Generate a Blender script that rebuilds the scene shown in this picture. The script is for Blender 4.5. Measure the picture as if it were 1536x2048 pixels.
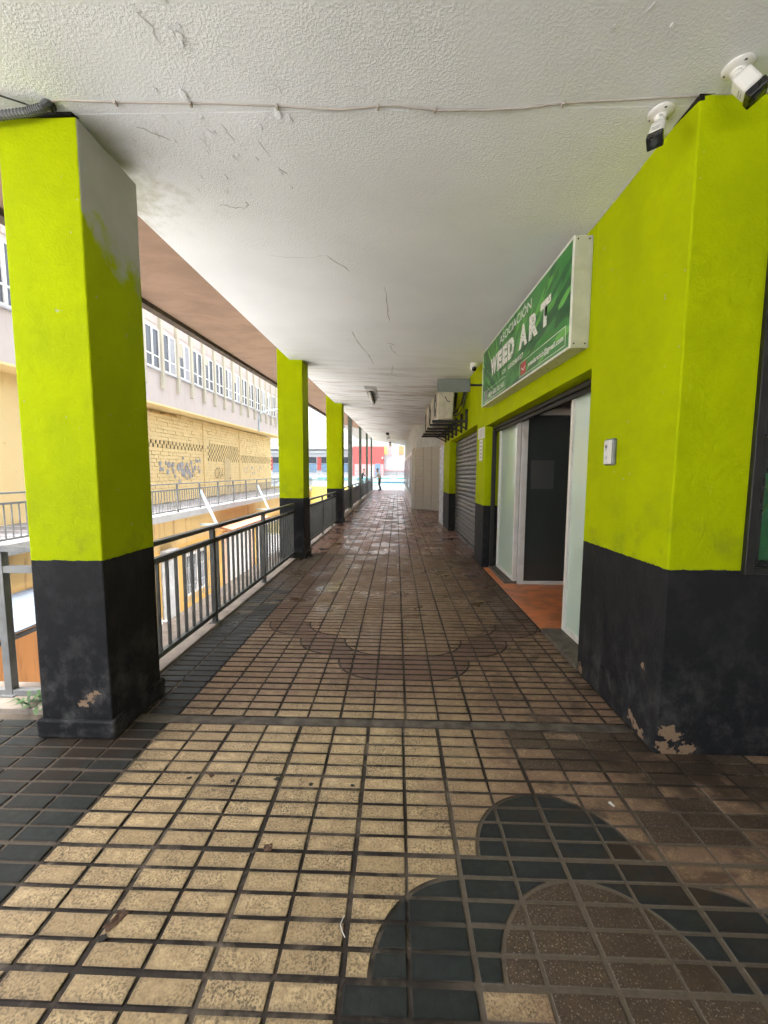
import bpy, bmesh, math, random
from mathutils import Vector, Matrix
random.seed(7)
for o in list(bpy.data.objects): bpy.data.objects.remove(o)
SC = bpy.context.scene
COL = SC.collection
PI = math.pi

# ------------------------------------------------------------------ camera
H = 1.4765
yaw, pitch, roll = -0.0302537, 0.0911981, -0.0036988
fw = Vector((math.sin(yaw)*math.cos(pitch), math.cos(yaw)*math.cos(pitch), -math.sin(pitch)))
rt = Vector((math.cos(yaw), -math.sin(yaw), 0)); dn = fw.cross(rt)
r2 = rt*math.cos(roll)+dn*math.sin(roll); d2 = -rt*math.sin(roll)+dn*math.cos(roll)
cd = bpy.data.cameras.new('camera'); cam = bpy.data.objects.new('camera', cd); COL.objects.link(cam)
cd.sensor_fit = 'HORIZONTAL'; cd.sensor_width = 36; cd.lens = 805.72/1536*36
cd.clip_start = 0.05; cd.clip_end = 2000
up = -d2; bk = -fw
cam.matrix_world = Matrix(((r2.x, up.x, bk.x, 0), (r2.y, up.y, bk.y, 0), (r2.z, up.z, bk.z, H), (0, 0, 0, 1)))
SC.camera = cam

# ------------------------------------------------------------------ world, sun, exposure
SUN_EL, SUN_AZ = math.radians(80), math.radians(245)     # azimuth measured from +Y clockwise
w = bpy.data.worlds.new('World'); SC.world = w; w.use_nodes = True
nt = w.node_tree; nt.nodes.clear()
sky = nt.nodes.new('ShaderNodeTexSky'); sky.sky_type = 'NISHITA'; sky.sun_disc = False
sky.sun_elevation = SUN_EL; sky.sun_rotation = SUN_AZ; sky.dust_density = 6; sky.air_density = 1.2
hs = nt.nodes.new('ShaderNodeHueSaturation'); hs.inputs['Saturation'].default_value = 0.45
bg = nt.nodes.new('ShaderNodeBackground'); bg.inputs['Strength'].default_value = 0.09
wo = nt.nodes.new('ShaderNodeOutputWorld')
nt.links.new(sky.outputs[0], hs.inputs['Color']); nt.links.new(hs.outputs[0], bg.inputs['Color']); nt.links.new(bg.outputs[0], wo.inputs['Surface'])
sl = bpy.data.lights.new('sun', 'SUN'); sl.energy = 2.25; sl.angle = math.radians(12); sl.color = (1.0, 0.985, 0.96)
sun = bpy.data.objects.new('sun', sl); COL.objects.link(sun); sun.location = (-10, -10, 30)
sdir = Vector((math.sin(SUN_AZ)*math.cos(SUN_EL), math.cos(SUN_AZ)*math.cos(SUN_EL), math.sin(SUN_EL)))
sun.rotation_euler = (-sdir).to_track_quat('-Z', 'Y').to_euler()
vs = SC.view_settings; vs.view_transform = 'Standard'; vs.look = 'None'; vs.gamma = 1; vs.exposure = 3.17
SC.cycles.max_bounces = 5; SC.cycles.diffuse_bounces = 4; SC.cycles.glossy_bounces = 3; SC.cycles.transmission_bounces = 2
SC.cycles.sample_clamp_indirect = 6
SC.cycles.use_adaptive_sampling = True; SC.cycles.adaptive_threshold = 0.035; SC.cycles.adaptive_min_samples = 24

# ------------------------------------------------------------------ node helper
class N:
    def __init__(s, name):
        s.m = bpy.data.materials.new(name); s.m.use_nodes = True; s.t = s.m.node_tree; s.t.nodes.clear()
        s.out = s.t.nodes.new('ShaderNodeOutputMaterial'); s.b = s.t.nodes.new('ShaderNodeBsdfPrincipled')
        s.t.links.new(s.b.outputs[0], s.out.inputs['Surface'])
        s.g = None
    def put(s, inp, v):
        if isinstance(v, bpy.types.NodeSocket): s.t.links.new(v, inp)
        elif isinstance(v, (tuple, list)) and len(v) == 3 and inp.type == 'RGBA': inp.default_value = (*v, 1)
        else: inp.default_value = v
    def node(s, t, **kw):
        n = s.t.nodes.new(t)
        for k, v in kw.items(): setattr(n, k, v)
        return n
    def pos(s):
        if not s.g: s.g = s.node('ShaderNodeNewGeometry')
        return s.g.outputs['Position']
    def nor(s): s.pos(); return s.g.outputs['Normal']
    def xyz(s, v):
        n = s.node('ShaderNodeSeparateXYZ'); s.put(n.inputs[0], v); return n.outputs
    def obj(s): return s.node('ShaderNodeTexCoord').outputs['Object']
    def mapv(s, v, scale=(1, 1, 1), loc=(0, 0, 0), rot=(0, 0, 0)):
        n = s.node('ShaderNodeMapping'); s.put(n.inputs[0], v); n.inputs['Scale'].default_value = scale
        n.inputs['Location'].default_value = loc; n.inputs['Rotation'].default_value = rot; return n.outputs[0]
    def noise(s, v, scale, detail=3, rough=.55, dist=0):
        n = s.node('ShaderNodeTexNoise'); s.put(n.inputs['Vector'], v); n.inputs['Scale'].default_value = scale
        n.inputs['Detail'].default_value = min(detail, 4); n.inputs['Roughness'].default_value = rough; n.inputs['Distortion'].default_value = dist
        return n.outputs['Fac']
    def vor(s, v, scale, feat='F1'):
        n = s.node('ShaderNodeTexVoronoi'); n.feature = feat; s.put(n.inputs['Vector'], v); n.inputs['Scale'].default_value = scale
        return n.outputs['Distance']
    def white(s, v):
        n = s.node('ShaderNodeTexWhiteNoise'); s.put(n.inputs['Vector'], v); return n.outputs['Value']
    def snap(s, v, inc):
        n = s.node('ShaderNodeVectorMath', operation='SNAP'); s.put(n.inputs[0], v); n.inputs[1].default_value = inc; return n.outputs[0]
    def dist(s, v, p):
        n = s.node('ShaderNodeVectorMath', operation='DISTANCE'); s.put(n.inputs[0], v); n.inputs[1].default_value = p; return n.outputs['Value']
    def ma(s, op, a, b=0.0, clamp=False):
        n = s.node('ShaderNodeMath', operation=op); n.use_clamp = clamp; s.put(n.inputs[0], a); s.put(n.inputs[1], b); return n.outputs[0]
    def ramp(s, f, lo, hi, a=0.0, b=1.0):
        n = s.node('ShaderNodeMapRange'); n.interpolation_type = 'SMOOTHSTEP'; s.put(n.inputs[0], f)
        n.inputs[1].default_value = lo; n.inputs[2].default_value = hi; n.inputs[3].default_value = a; n.inputs[4].default_value = b; return n.outputs[0]
    def mix(s, f, a, b, mode='MIX'):
        n = s.node('ShaderNodeMix', data_type='RGBA', blend_type=mode); s.put(n.inputs[0], f); s.put(n.inputs[6], a); s.put(n.inputs[7], b); return n.outputs[2]
    def bump(s, h, strength=.5, d=.01):
        n = s.node('ShaderNodeBump'); s.put(n.inputs['Height'], h); n.inputs['Strength'].default_value = strength; n.inputs['Distance'].default_value = d
        s.t.links.new(n.outputs[0], s.b.inputs['Normal'])
    def fin(s, col=None, rough=None, metal=None, spec=None):
        if col is not None: s.put(s.b.inputs['Base Color'], col)
        if rough is not None: s.put(s.b.inputs['Roughness'], rough)
        if metal is not None: s.put(s.b.inputs['Metallic'], metal)
        if spec is not None: s.put(s.b.inputs['Specular IOR Level'], spec)
        return s.m

def simple(name, col, rough=.6, metal=0., var=.12, scale=6., bump=0., bscale=60., dirt=None):
    n = N(name); p = n.pos()
    k = n.noise(p, scale, 4)
    c = n.mix(n.ramp(k, .3, .7), tuple(x*(1-var) for x in col), tuple(min(1, x*(1+var)) for x in col))
    if dirt:
        d = n.ramp(n.noise(p, 3.1, 6, .7), .5, .75, 0, .7); c = n.mix(d, c, dirt)
    if bump: n.bump(n.noise(p, bscale, 4), bump, .01)
    return n.fin(c, n.ramp(k, .2, .8, max(0.02, rough-.08), min(1, rough+.08)), metal)

# ------------------------------------------------------------------ materials
LIME = (.43, .52, .001); LIME2 = (.375, .455, .001); BLACK = (.021, .021, .0225)
def paint_wall(name, peels=(), band=1.0, grey_top=False, scuffs=.55):
    """lime paint above a black painted dado; z of the join is `band`"""
    n = N(name); p = n.pos(); z = n.xyz(p)[2]
    k = n.noise(p, 2.2, 5, .6)
    lime = n.mix(n.ramp(k, .3, .72), LIME2, LIME)
    lime = n.mix(n.ramp(n.noise(p, 9, 6, .75), .64, .8, 0, .35), lime, (.30, .33, .01))
    lime = n.mix(n.ramp(n.noise(n.mapv(p, (1.6, 1.6, .45)), 1.7, 4, .6, .6), .46, .66, 0, .3), lime, (.31, .39, .004))
    v = n.mapv(p, (3, 3, 1))
    lime = n.mix(n.ramp(n.noise(v, 6, 5, .7), .68, .78, 0, .5), lime, (.60, .65, .05))
    mark = n.ma('MULTIPLY', n.ramp(n.noise(n.mapv(p, (11, 11, 1.6)), 5.5, 3, .6), .70, .74), n.ramp(n.noise(p, 1.9, 2), .52, .60, 0, .55))
    lime = n.mix(mark, lime, (.16, .17, .05))
    chip = n.ma('MULTIPLY', n.ramp(n.noise(p, 27, 2, .4), .765, .775), .8)
    lime = n.mix(chip, lime, (.42, .40, .30))
    grub = n.ma('MULTIPLY', n.ramp(z, band, band+.5, 1, 0), n.ramp(n.noise(p, 5.5, 4, .7), .46, .70, 0, .5))
    lime = n.mix(grub, lime, (.22, .25, .02))
    if grey_top:
        nx = n.xyz(n.nor())[0]
        yy = n.xyz(p)[1]
        lim = n.ma('ADD', n.ma('MULTIPLY', n.noise(p, 3.5, 5, .65), 1.1), n.ma('MULTIPLY', n.ma('SUBTRACT', yy, 2.1), -.55))
        edge = n.ma('SUBTRACT', z, n.ma('ADD', lim, 2.28))
        g = n.ma('MULTIPLY', n.ramp(edge, -.12, .12), n.ramp(nx, .5, .8))
        lime = n.mix(n.ma('MULTIPLY', g, .92), lime, n.mix(n.noise(p, 5, 5), (.40, .39, .34), (.55, .54, .50)))
    dust = n.ramp(n.noise(n.mapv(p, (1.1, 1.1, .9)), 6.5, 4, .72, .15), .42, .74, 0, scuffs*.8)
    low = n.ramp(z, .02, .75, 1.0, .25)
    blk = n.mix(n.ma('MULTIPLY', dust, low), BLACK, (.135, .132, .128))
    sc = n.ramp(n.noise(n.mapv(p, (14, 14, 2.2)), 7, 4, .7), .70, .76, 0, .45)
    blk = n.mix(n.ma('MULTIPLY', sc, dust), blk, (.26, .25, .24))
    jit = n.ma('MULTIPLY', n.ma('SUBTRACT', n.noise(p, 26, 3), .5), .016)
    isb = n.ramp(n.ma('ADD', z, jit), band-.0018, band+.0018, 1, 0)
    c = n.mix(isb, lime, blk)
    # chips of paint along the bottom and at given places
    ch = n.noise(p, 34, 5, .68)
    peel = None
    for (pt, r) in peels:
        d = n.ma('ADD', n.ma('DIVIDE', n.dist(p, pt), r), n.ma('MULTIPLY', n.ma('SUBTRACT', ch, .5), 4.2))
        q = n.ramp(d, .78, .83, 1, 0); peel = q if peel is None else n.ma('MAXIMUM', peel, q)
    tiny = n.ma('MULTIPLY', n.ramp(n.noise(p, 33, 3, .5), .735, .75), n.ramp(z, .02, .1, 1, .0))
    peel = tiny if peel is None else n.ma('MAXIMUM', peel, tiny)
    c = n.mix(peel, c, n.mix(n.noise(p, 40, 3), (.27, .145, .085), (.27, .22, .15)))
    h = n.ma('ADD', n.ma('MULTIPLY', n.noise(p, 75, 3, .6), .55), n.ma('MULTIPLY', n.noise(p, 16, 4, .6), .9))
    h = n.ma('SUBTRACT', h, n.ma('MULTIPLY', peel, .5))
    n.bump(h, .42, .010)
    r = n.mix(isb, n.ramp(k, .3, .7, .62, .76), n.ramp(dust, 0, .5, .45, .62))
    return n.fin(c, r, 0, .05)

M = {}
M['paint'] = paint_wall('lime_and_black_paint', [((1.455, 2.07, .125), .048), ((1.50, 2.07, .10), .032), ((1.43, 2.07, .045), .04), ((1.55, 2.07, .02), .05), ((1.47, 2.07, .01), .04), ((1.39, 2.30, .07), .035), ((1.39, 2.26, .04), .03), ((1.39, 2.2, .03), .03), ((1.39, 2.95, .03), .04),
                                                     ((1.39, 2.22, .42), .022), ((1.83, 2.07, 2.52), .05)])
M['paint_pillar'] = paint_wall('pillar_paint', [((-1.70, 2.09, .235), .035), ((-1.74, 2.09, .20), .026), ((-1.665, 2.09, .265), .018)], grey_top=True, scuffs=.75, band=1.01)
M['paint_far'] = paint_wall('far_pillar_paint', band=1.07)

def ceiling_mat():
    n = N('textured_white_ceiling'); p = n.pos(); o = n.xyz(p)
    k = n.noise(p, .7, 5, .6)
    c = n.mix(n.ramp(k, .3, .7), (.77, .795, .82), (.84, .865, .89))
    far = n.ramp(o[1], 5.5, 11)
    st = n.noise(n.mapv(p, (.35, 3.2, 1)), 2.2, 6, .68, .3)
    c = n.mix(n.ma('MULTIPLY', n.ramp(st, .47, .66), far), c, (.40, .34, .28))
    grime = n.ma('MULTIPLY', n.ramp(n.noise(p, 2.6, 7, .7), .48, .72), n.ramp(n.dist(p, (-1.75, 2.75, 3.28)), .15, .75, 1, 0))
    c = n.mix(n.ma('MULTIPLY', grime, .6), c, (.34, .33, .22))
    line = n.ma('MULTIPLY', n.ramp(n.noise(n.mapv(p, (5, 1.6, 1), rot=(0, 0, .35)), 3.1, 5, .7, .5), .62, .68), n.ramp(n.dist(p, (-1.15, 2.45, 3.27)), .1, .6, 1, 0))
    c = n.mix(n.ma('MULTIPLY', line, .45), c, (.36, .35, .31))
    # patch of stain round the tube light
    dx = n.ramp(n.ma('ABSOLUTE', n.ma('ADD', o[0], .6)), .13, .15, 1, 0); dy = n.ramp(n.ma('ABSOLUTE', n.ma('SUBTRACT', o[1], 10.0)), .8, .9, 1, 0)
    c = n.mix(n.ma('MULTIPLY', n.ma('MULTIPLY', dx, dy), n.ramp(n.noise(p, 3, 4), .35, .6, .25, .8)), c, (.24, .23, .20))
    smooth = n.ramp(n.noise(p, .9, 3), .42, .58, .35, 1)
    gote = n.ramp(n.noise(p, 88, 2, .5, .3), .40, .68)
    fade = n.ramp(o[1], 4.5, 9, 1, .25)
    h = n.ma('ADD', n.ma('MULTIPLY', n.ma('MULTIPLY', gote, smooth), fade), n.ma('MULTIPLY', n.noise(p, 8, 5), .35))
    n.bump(h, .34, .0045)
    return n.fin(c, .78, 0, .3)
M['ceiling'] = ceiling_mat()

def soffit_mat():
    n = N('brown_soffit_render'); p = n.pos()
    k = n.noise(n.mapv(p, (1, 1.4, 1)), 1.6, 4, .65, .3)
    c = n.mix(n.ramp(k, .3, .75), (.32, .205, .14), (.23, .145, .095))
    n.bump(n.noise(p, 45, 4), .3, .01)
    return n.fin(c, .85)
M['soffit'] = soffit_mat()
M['soffit_lip'] = simple('dark_stained_lip', (.085, .062, .042), .85, var=.4, scale=9)

def tile_mat(name, a, b, dirty, speck=None, rough=.45, dirt_k=1.0, slate=False):
    n = N(name); p = n.pos(); o = n.xyz(p)
    cell = n.white(n.snap(n.mapv(p, (1, 1, 0), loc=(.152, -.008, 0)), (.2, .08, 1)))
    k = n.noise(p, 26, 6, .72)
    c = n.mix(n.ramp(k, .32, .68), b, a)
    c = n.mix(n.ma('MULTIPLY', cell, .55), c, (a[0]*.50, a[1]*.46, a[2]*.42))
    if not slate:
        pit = n.ma('MULTIPLY', n.ramp(n.noise(p, 120, 3, .65), .47, .58), n.ramp(n.noise(p, 8, 4, .65), .34, .58, .30, 1.0))
        c = n.mix(pit, c, tuple(x*.34 for x in a))
        c = n.mix(n.ramp(n.noise(p, 55, 4, .7), .52, .72, 0, .5), c, (a[0]*.48, a[1]*.42, a[2]*.36))
    past = n.ramp(o[1], 2.25, 2.26)
    lu = n.ma('FRACT', n.ma('MULTIPLY', n.ma('SUBTRACT', n.ma('ADD', o[0], 4.152), n.ma('MULTIPLY', past, .018)), 5.0))
    lv = n.ma('FRACT', n.ma('MULTIPLY', n.ma('SUBTRACT', n.ma('ADD', o[1], 4.152), n.ma('MULTIPLY', past, -.008)), 12.5))
    eu = n.ma('ABSOLUTE', n.ma('SUBTRACT', lu, .5)); ev = n.ma('ABSOLUTE', n.ma('SUBTRACT', lv, .5))
    ed = n.ma('MAXIMUM', n.ramp(eu, .36, .47), n.ramp(ev, .20, .42))
    ed = n.ma('MULTIPLY', ed, n.ramp(n.noise(p, 13, 4, .7), .38, .62, .05, .75))
    c = n.mix(ed, c, tuple(x*.30 for x in a))
    late = speck
    if late:
        sp = n.ramp(n.noise(p, 150, 2, .5), .60, .66); c = n.mix(n.ma('MULTIPLY', sp, .5), c, speck)
    # ground-in dirt towards the shop side; the same tone deepens past the cement strip
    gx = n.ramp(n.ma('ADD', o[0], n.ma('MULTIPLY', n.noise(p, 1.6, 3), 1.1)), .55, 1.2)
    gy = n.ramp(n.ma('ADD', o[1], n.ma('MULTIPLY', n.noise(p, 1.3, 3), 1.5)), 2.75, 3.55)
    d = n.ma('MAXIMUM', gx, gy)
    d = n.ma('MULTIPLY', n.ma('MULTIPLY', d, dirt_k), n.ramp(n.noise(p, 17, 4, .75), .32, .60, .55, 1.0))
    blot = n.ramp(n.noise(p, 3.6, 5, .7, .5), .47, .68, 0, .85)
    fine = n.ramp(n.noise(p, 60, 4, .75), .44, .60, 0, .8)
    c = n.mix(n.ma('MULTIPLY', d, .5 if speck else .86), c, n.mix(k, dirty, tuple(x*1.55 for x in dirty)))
    if not slate:
        c = n.mix(n.ma('MULTIPLY', blot, fine), c, (.035, .028, .02))
        pool = n.ramp(n.noise(p, 1.3, 4, .65, .6), .62, .78, 0, .4); c = n.mix(pool, c, tuple(x*.55 for x in dirty))
    else:
        c = n.mix(n.ramp(n.noise(p, 7, 6, .7), .5, .75, 0, .5), c, (.06, .06, .055))
    side = n.ma('MULTIPLY', n.ramp(o[0], .2, 1.0), n.ramp(n.noise(n.mapv(p, (1, 1.6, 1)), 3.4, 4, .65, .6), .47, .62, 0, .72))
    c = n.mix(side, c, (.050, .031, .020))
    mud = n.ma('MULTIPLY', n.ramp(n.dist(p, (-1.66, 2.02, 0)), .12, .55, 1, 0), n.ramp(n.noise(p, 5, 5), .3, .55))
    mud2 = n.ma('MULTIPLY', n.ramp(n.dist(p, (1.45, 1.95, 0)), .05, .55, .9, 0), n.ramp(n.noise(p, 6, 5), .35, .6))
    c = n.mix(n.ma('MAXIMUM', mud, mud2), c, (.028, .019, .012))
    n.bump(n.ma('ADD', n.ma('MULTIPLY', n.noise(p, 120, 3), .6), n.noise(p, 14, 4)), .4, .004)
    wet = n.ramp(n.noise(p, 1.9, 5, .6), .4, .66)
    far = n.ramp(o[1], 1.8, 5)
    r = n.ma('SUBTRACT', rough+.12, n.ma('MULTIPLY', n.ma('MULTIPLY', wet, far), .38))
    return n.fin(c, r, 0, .28 if slate else .45)
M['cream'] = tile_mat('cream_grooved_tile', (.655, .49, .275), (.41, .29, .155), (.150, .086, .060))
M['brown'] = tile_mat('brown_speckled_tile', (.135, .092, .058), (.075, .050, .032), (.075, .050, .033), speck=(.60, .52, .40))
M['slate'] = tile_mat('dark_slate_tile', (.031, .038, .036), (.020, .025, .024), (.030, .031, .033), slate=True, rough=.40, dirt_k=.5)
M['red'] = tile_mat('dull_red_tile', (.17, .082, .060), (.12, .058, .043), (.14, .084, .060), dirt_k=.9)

def mortar():
    n = N('grimy_mortar'); p = n.pos()
    k = n.ramp(n.noise(n.mapv(p, (1, 1, 1)), 3.3, 6, .75, .8), .46, .66)
    o = n.xyz(p)
    clean = n.ma('MULTIPLY', n.ramp(n.ma('ADD', o[0], n.ma('MULTIPLY', n.noise(p, 2.1, 3), .5)), .30, .55), n.ramp(n.ma('ADD', o[1], n.ma('MULTIPLY', n.noise(p, 3, 3), .5)), 1.75, 2.15, 1, 0))
    left = n.ma('MULTIPLY', n.ramp(o[0], -1.37, -1.345, 1, 0), .6)
    k = n.ma('MAXIMUM', n.ma('MULTIPLY', k, n.ramp(o[1], 2.2, 2.6, 1, .35)), n.ma('MAXIMUM', clean, left))
    c = n.mix(k, n.mix(n.noise(p, 9, 3), (.012, .008, .006), (.045, .031, .021)), n.mix(n.noise(p, 60, 3), (.10, .078, .055), (.19, .15, .11)))
    n.bump(n.noise(p, 90, 4), .5, .004); return n.fin(c, .7)
M['mortar'] = mortar()
def far_tile():
    n = N('worn_stamped_paving'); p = n.pos(); o = n.xyz(p)
    k = n.noise(p, 4, 7, .7, .6)
    c = n.mix(n.ramp(k, .32, .68), (.155, .083, .058), (.28, .165, .12))
    c = n.mix(n.ramp(n.noise(p, 1.1, 4), .45, .62, 0, .6), c, (.22, .105, .08))
    c = n.mix(n.ramp(n.noise(n.mapv(p, (1, .4, 1)), 8, 6, .7, 1.5), .6, .68, 0, .6), c, (.05, .035, .028))
    n.bump(n.noise(p, 30, 4, .65), .22, .004)
    return n.fin(c, n.ramp(n.noise(p, 2.3, 5), .38, .64, .20, .46), 0, .5)
M['far_paving'] = far_tile()
M['cement'] = simple('worn_cement', (.105, .088, .068), .8, var=.4, scale=12, bump=.5, bscale=70, dirt=(.03, .024, .018))
M['kerb'] = simple('pale_kerb_concrete', (.27, .225, .185), .75, var=.2, scale=7, bump=.3, dirt=(.16, .12, .09))
M['rail'] = simple('dark_grey_rail_paint', (.075, .078, .072), .42, var=.2, scale=12, dirt=(.14, .13, .11))
M['rail_light'] = simple('grey_rail_paint', (.20, .205, .205), .45, var=.15, scale=10, dirt=(.11, .09, .07))
M['rail_panel'] = simple('dark_panel_rail_paint', (.085, .078, .074), .5)
M['post'] = simple('grey_green_post_paint', (.115, .15, .125), .55, var=.2)
M['white_frame'] = simple('white_aluminium', (.72, .70, .66), .35, var=.06, dirt=(.55, .50, .42))
M['black_frame'] = simple('black_frame', (.012, .012, .012), .35, var=.2)
M['black_metal'] = simple('black_metal', (.014, .013, .012), .55, var=.3)
M['white_plastic'] = simple('white_plastic', (.72, .71, .67), .38, var=.05)
M['black_plastic'] = simple('black_plastic', (.012, .012, .013), .28)
M['grey_plastic'] = simple('grey_plastic', (.20, .21, .21), .45)
M['dark_sleeve'] = simple('dark_grey_sleeve', (.105, .11, .115), .5)
M['cable'] = simple('pale_cable', (.42, .38, .34), .6)
M['ac'] = simple('cream_ac_casing', (.52, .47, .37), .5, var=.1, dirt=(.33, .27, .18))
M['ac_dark'] = simple('ac_dark', (.05, .05, .045), .6)
M['plate'] = simple('grey_green_plate', (.17, .18, .155), .4, var=.06)
M['sign_box'] = simple('aluminium_sign_box', (.53, .52, .44), .42, .15, var=.08, dirt=(.38, .36, .28))
M['white_edge'] = simple('white_edge_trim', (.76, .76, .72), .4)
M['paper'] = simple('white_paper', (.72, .72, .70), .7, var=.04)
M['ink'] = simple('grey_ink', (.30, .30, .31), .7)
def shutter_mat():
    n = N('galvanised_shutter'); p = n.pos()
    k = n.noise(n.mapv(p, (1, 1, 4)), 5, 5, .65)
    c = n.mix(k, (.11, .105, .10), (.19, .185, .175)); c = n.mix(n.ramp(n.noise(p, 11, 6, .7), .52, .7, 0, .7), c, (.10, .085, .07))
    return n.fin(c, n.ramp(k, .3, .7, .32, .5), .55)
M['shutter'] = shutter_mat()
def glass(name, col, rough, spec=.6, coat=0.):
    n = N(name); n.fin(col, rough, 0, spec); n.b.inputs['Coat Weight'].default_value = coat; n.b.inputs['Coat Roughness'].default_value = .02; return n.m
M['frosted'] = glass('frosted_green_glass', (.58, .72, .63), .25, .5, .8)
M['dark_glass'] = glass('dark_tinted_glass', (.05, .058, .056), .06, .6, .6)
M['win_glass'] = glass('grey_window_glass', (.075, .08, .09), .1, .6)
M['orange_floor'] = simple('terracotta_floor', (.60, .21, .085), .4, var=.3, scale=5, dirt=(.36, .13, .06))
M['lobby'] = simple('lobby_plaster', (.72, .71, .69), .8)
def granite():
    n = N('speckled_granite'); p = n.pos()
    k = n.noise(p, 60, 4, .8); c = n.mix(n.ramp(k, .42, .6), (.36, .335, .29), (.68, .65, .58)); c = n.mix(n.ramp(n.vor(p, 90), .1, .3), (.10, .09, .08), c)
    return n.fin(c, .35)
M['granite'] = granite()
M['grey_plaster'] = simple('grey_plaster', (.56, .575, .56), .8, var=.1, bump=.2)
M['white_plaster'] = simple('white_plaster', (.50, .50, .495), .8, var=.05)
M['blue_panel'] = simple('pale_marble_panel', (.52, .55, .60), .3, var=.1, scale=14)
M['pink_plaster'] = simple('pinkish_plaster', (.50, .42, .35), .8, var=.1)
# courtyard
def block_mat():
    n = N('yellow_painted_block'); p = n.pos()
    c = n.mix(n.noise(p, 1.2, 5), (.76, .56, .25), (.82, .63, .31)); c = n.mix(n.ramp(n.noise(p, 5, 7, .75), .6, .75, 0, .4), c, (.38, .27, .13))
    n.bump(n.noise(p, 30, 4), .4, .01); return n.fin(c, .85)
M['block'] = block_mat()
M['block_gap'] = simple('block_joint_mortar', (.58, .41, .17), .9, var=.5, scale=3)
M['hole_shade'] = simple('painted_hole_shade', (.012, .009, .006), .9)  # near-black colour stands in for shade inside holes and gaps
def streaky(name, a, b, stain):
    n = N(name); p = n.pos()
    c = n.mix(n.noise(p, .9, 4), a, b)
    c = n.mix(n.ramp(n.noise(n.mapv(p, (1, 3.2, .35)), 2.0, 6, .7), .52, .74, 0, .7), c, stain)
    n.bump(n.noise(p, 25, 4), .25, .01); return n.fin(c, .85)
M['overhang'] = streaky('stained_pale_concrete', (.49, .42, .375), (.56, .485, .435), (.44, .33, .27))
M['fin'] = streaky('cream_fin_paint', (.44, .40, .30), (.50, .46, .36), (.36, .30, .22))
M['relief'] = streaky('pinkish_relief_panel', (.44, .37, .33), (.50, .43, .39), (.32, .25, .21))
M['lower_wall'] = streaky('yellow_lower_wall', (.60, .36, .095), (.66, .42, .13), (.40, .23, .08))
M['beam'] = streaky('tan_stained_beam', (.52, .34, .13), (.60, .41, .17), (.24, .14, .06))
M['orange_wall'] = streaky('orange_wall', (.40, .165, .042), (.46, .20, .06), (.28, .11, .04))
M['slab_white'] = simple('white_slab_edge', (.40, .40, .40), .7, var=.06, dirt=(.5, .47, .44))
M['balcony_floor'] = simple('grey_balcony_paving', (.20, .20, .22), .6, var=.35, scale=3)
M['graffiti'] = simple('grey_graffiti_paint', (.36, .34, .33), .8)
M['tan_door'] = simple('tan_door_paint', (.60, .45, .22), .7)
M['dark_graffiti'] = simple('dark_graffiti_paint', (.30, .23, .12), .8)
M['brace'] = simple('pale_blue_brace', (.50, .62, .66), .5)
M['court_floor'] = simple('pale_courtyard_paving', (.55, .55, .545), .8, var=.15, scale=2)
M['grey_door'] = simple('grey_metal_door', (.38, .38, .38), .5)
M['red_tile_awning'] = simple('brick_red_awning', (.34, .15, .085), .8, var=.25)
M['white_slat'] = simple('white_shutter_slat', (.66, .64, .62), .6)
M['curtain'] = simple('grey_white_curtain', (.34, .34, .35), .8)
M['pinkwall'] = simple('pinkish_surround', (.58, .40, .29), .8)
M['chair'] = simple('white_garden_plastic', (.78, .78, .77), .4)
M['awning_blue'] = simple('pale_blue_awning', (.10, .12, .15), .6)
M['leaf'] = simple('green_leaf', (.06, .13, .035), .5, var=.4, scale=20)
M['print_leaf'] = simple('print_green_leaf', (.02, .15, .045), .35, var=.35, scale=6)
M['print_rib'] = simple('print_leaf_rib', (.16, .30, .09), .35)
M['print_dark'] = simple('print_dark_foliage', (.006, .012, .006), .3, var=.8, scale=30)
M['crack'] = simple('dark_crack', (.40, .385, .36), .9); M['crack_soft'] = simple('soft_crack', (.60, .59, .57), .9)
# plaza
M['plaza'] = simple('pale_plaza_paving', (.085, .10, .11), .6, var=.25, scale=1.2)
M['red_building'] = simple('red_render', (.40, .085, .075), .8, var=.06, scale=.4)
M['pink_building'] = simple('pink_render', (.62, .30, .29), .8)
M['orange_paint'] = simple('orange_paint', (.60, .26, .12), .8)
M['yellow_paint'] = simple('yellow_paint', (.70, .52, .18), .8)
M['yellow_wall'] = simple('bright_yellow_wall', (.72, .60, .16), .8)
M['blue_paint'] = simple('blue_paint', (.14, .22, .30), .6)
M['teal_paint'] = simple('teal_paint', (.13, .30, .33), .6)
M['cyan_paint'] = simple('cyan_paint', (.14, .45, .58), .6)
M['dark_window'] = simple('dark_window', (.045, .05, .06), .2)
M['skin'] = simple('skin', (.42, .24, .16), .6)
M['shirt'] = simple('pale_shirt', (.62, .58, .52), .8)
M['trousers'] = simple('dark_green_trousers', (.05, .07, .06), .8)
M['dark_cloth'] = simple('dark_cloth', (.03, .035, .035), .8)
M['hair'] = simple('grey_hair', (.12, .09, .07), .8)
M['litter'] = simple('crumpled_brown_litter', (.11, .06, .035), .7, var=.5, scale=40)
M['tube'] = simple('unlit_tube', (.75, .74, .70), .3)

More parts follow.
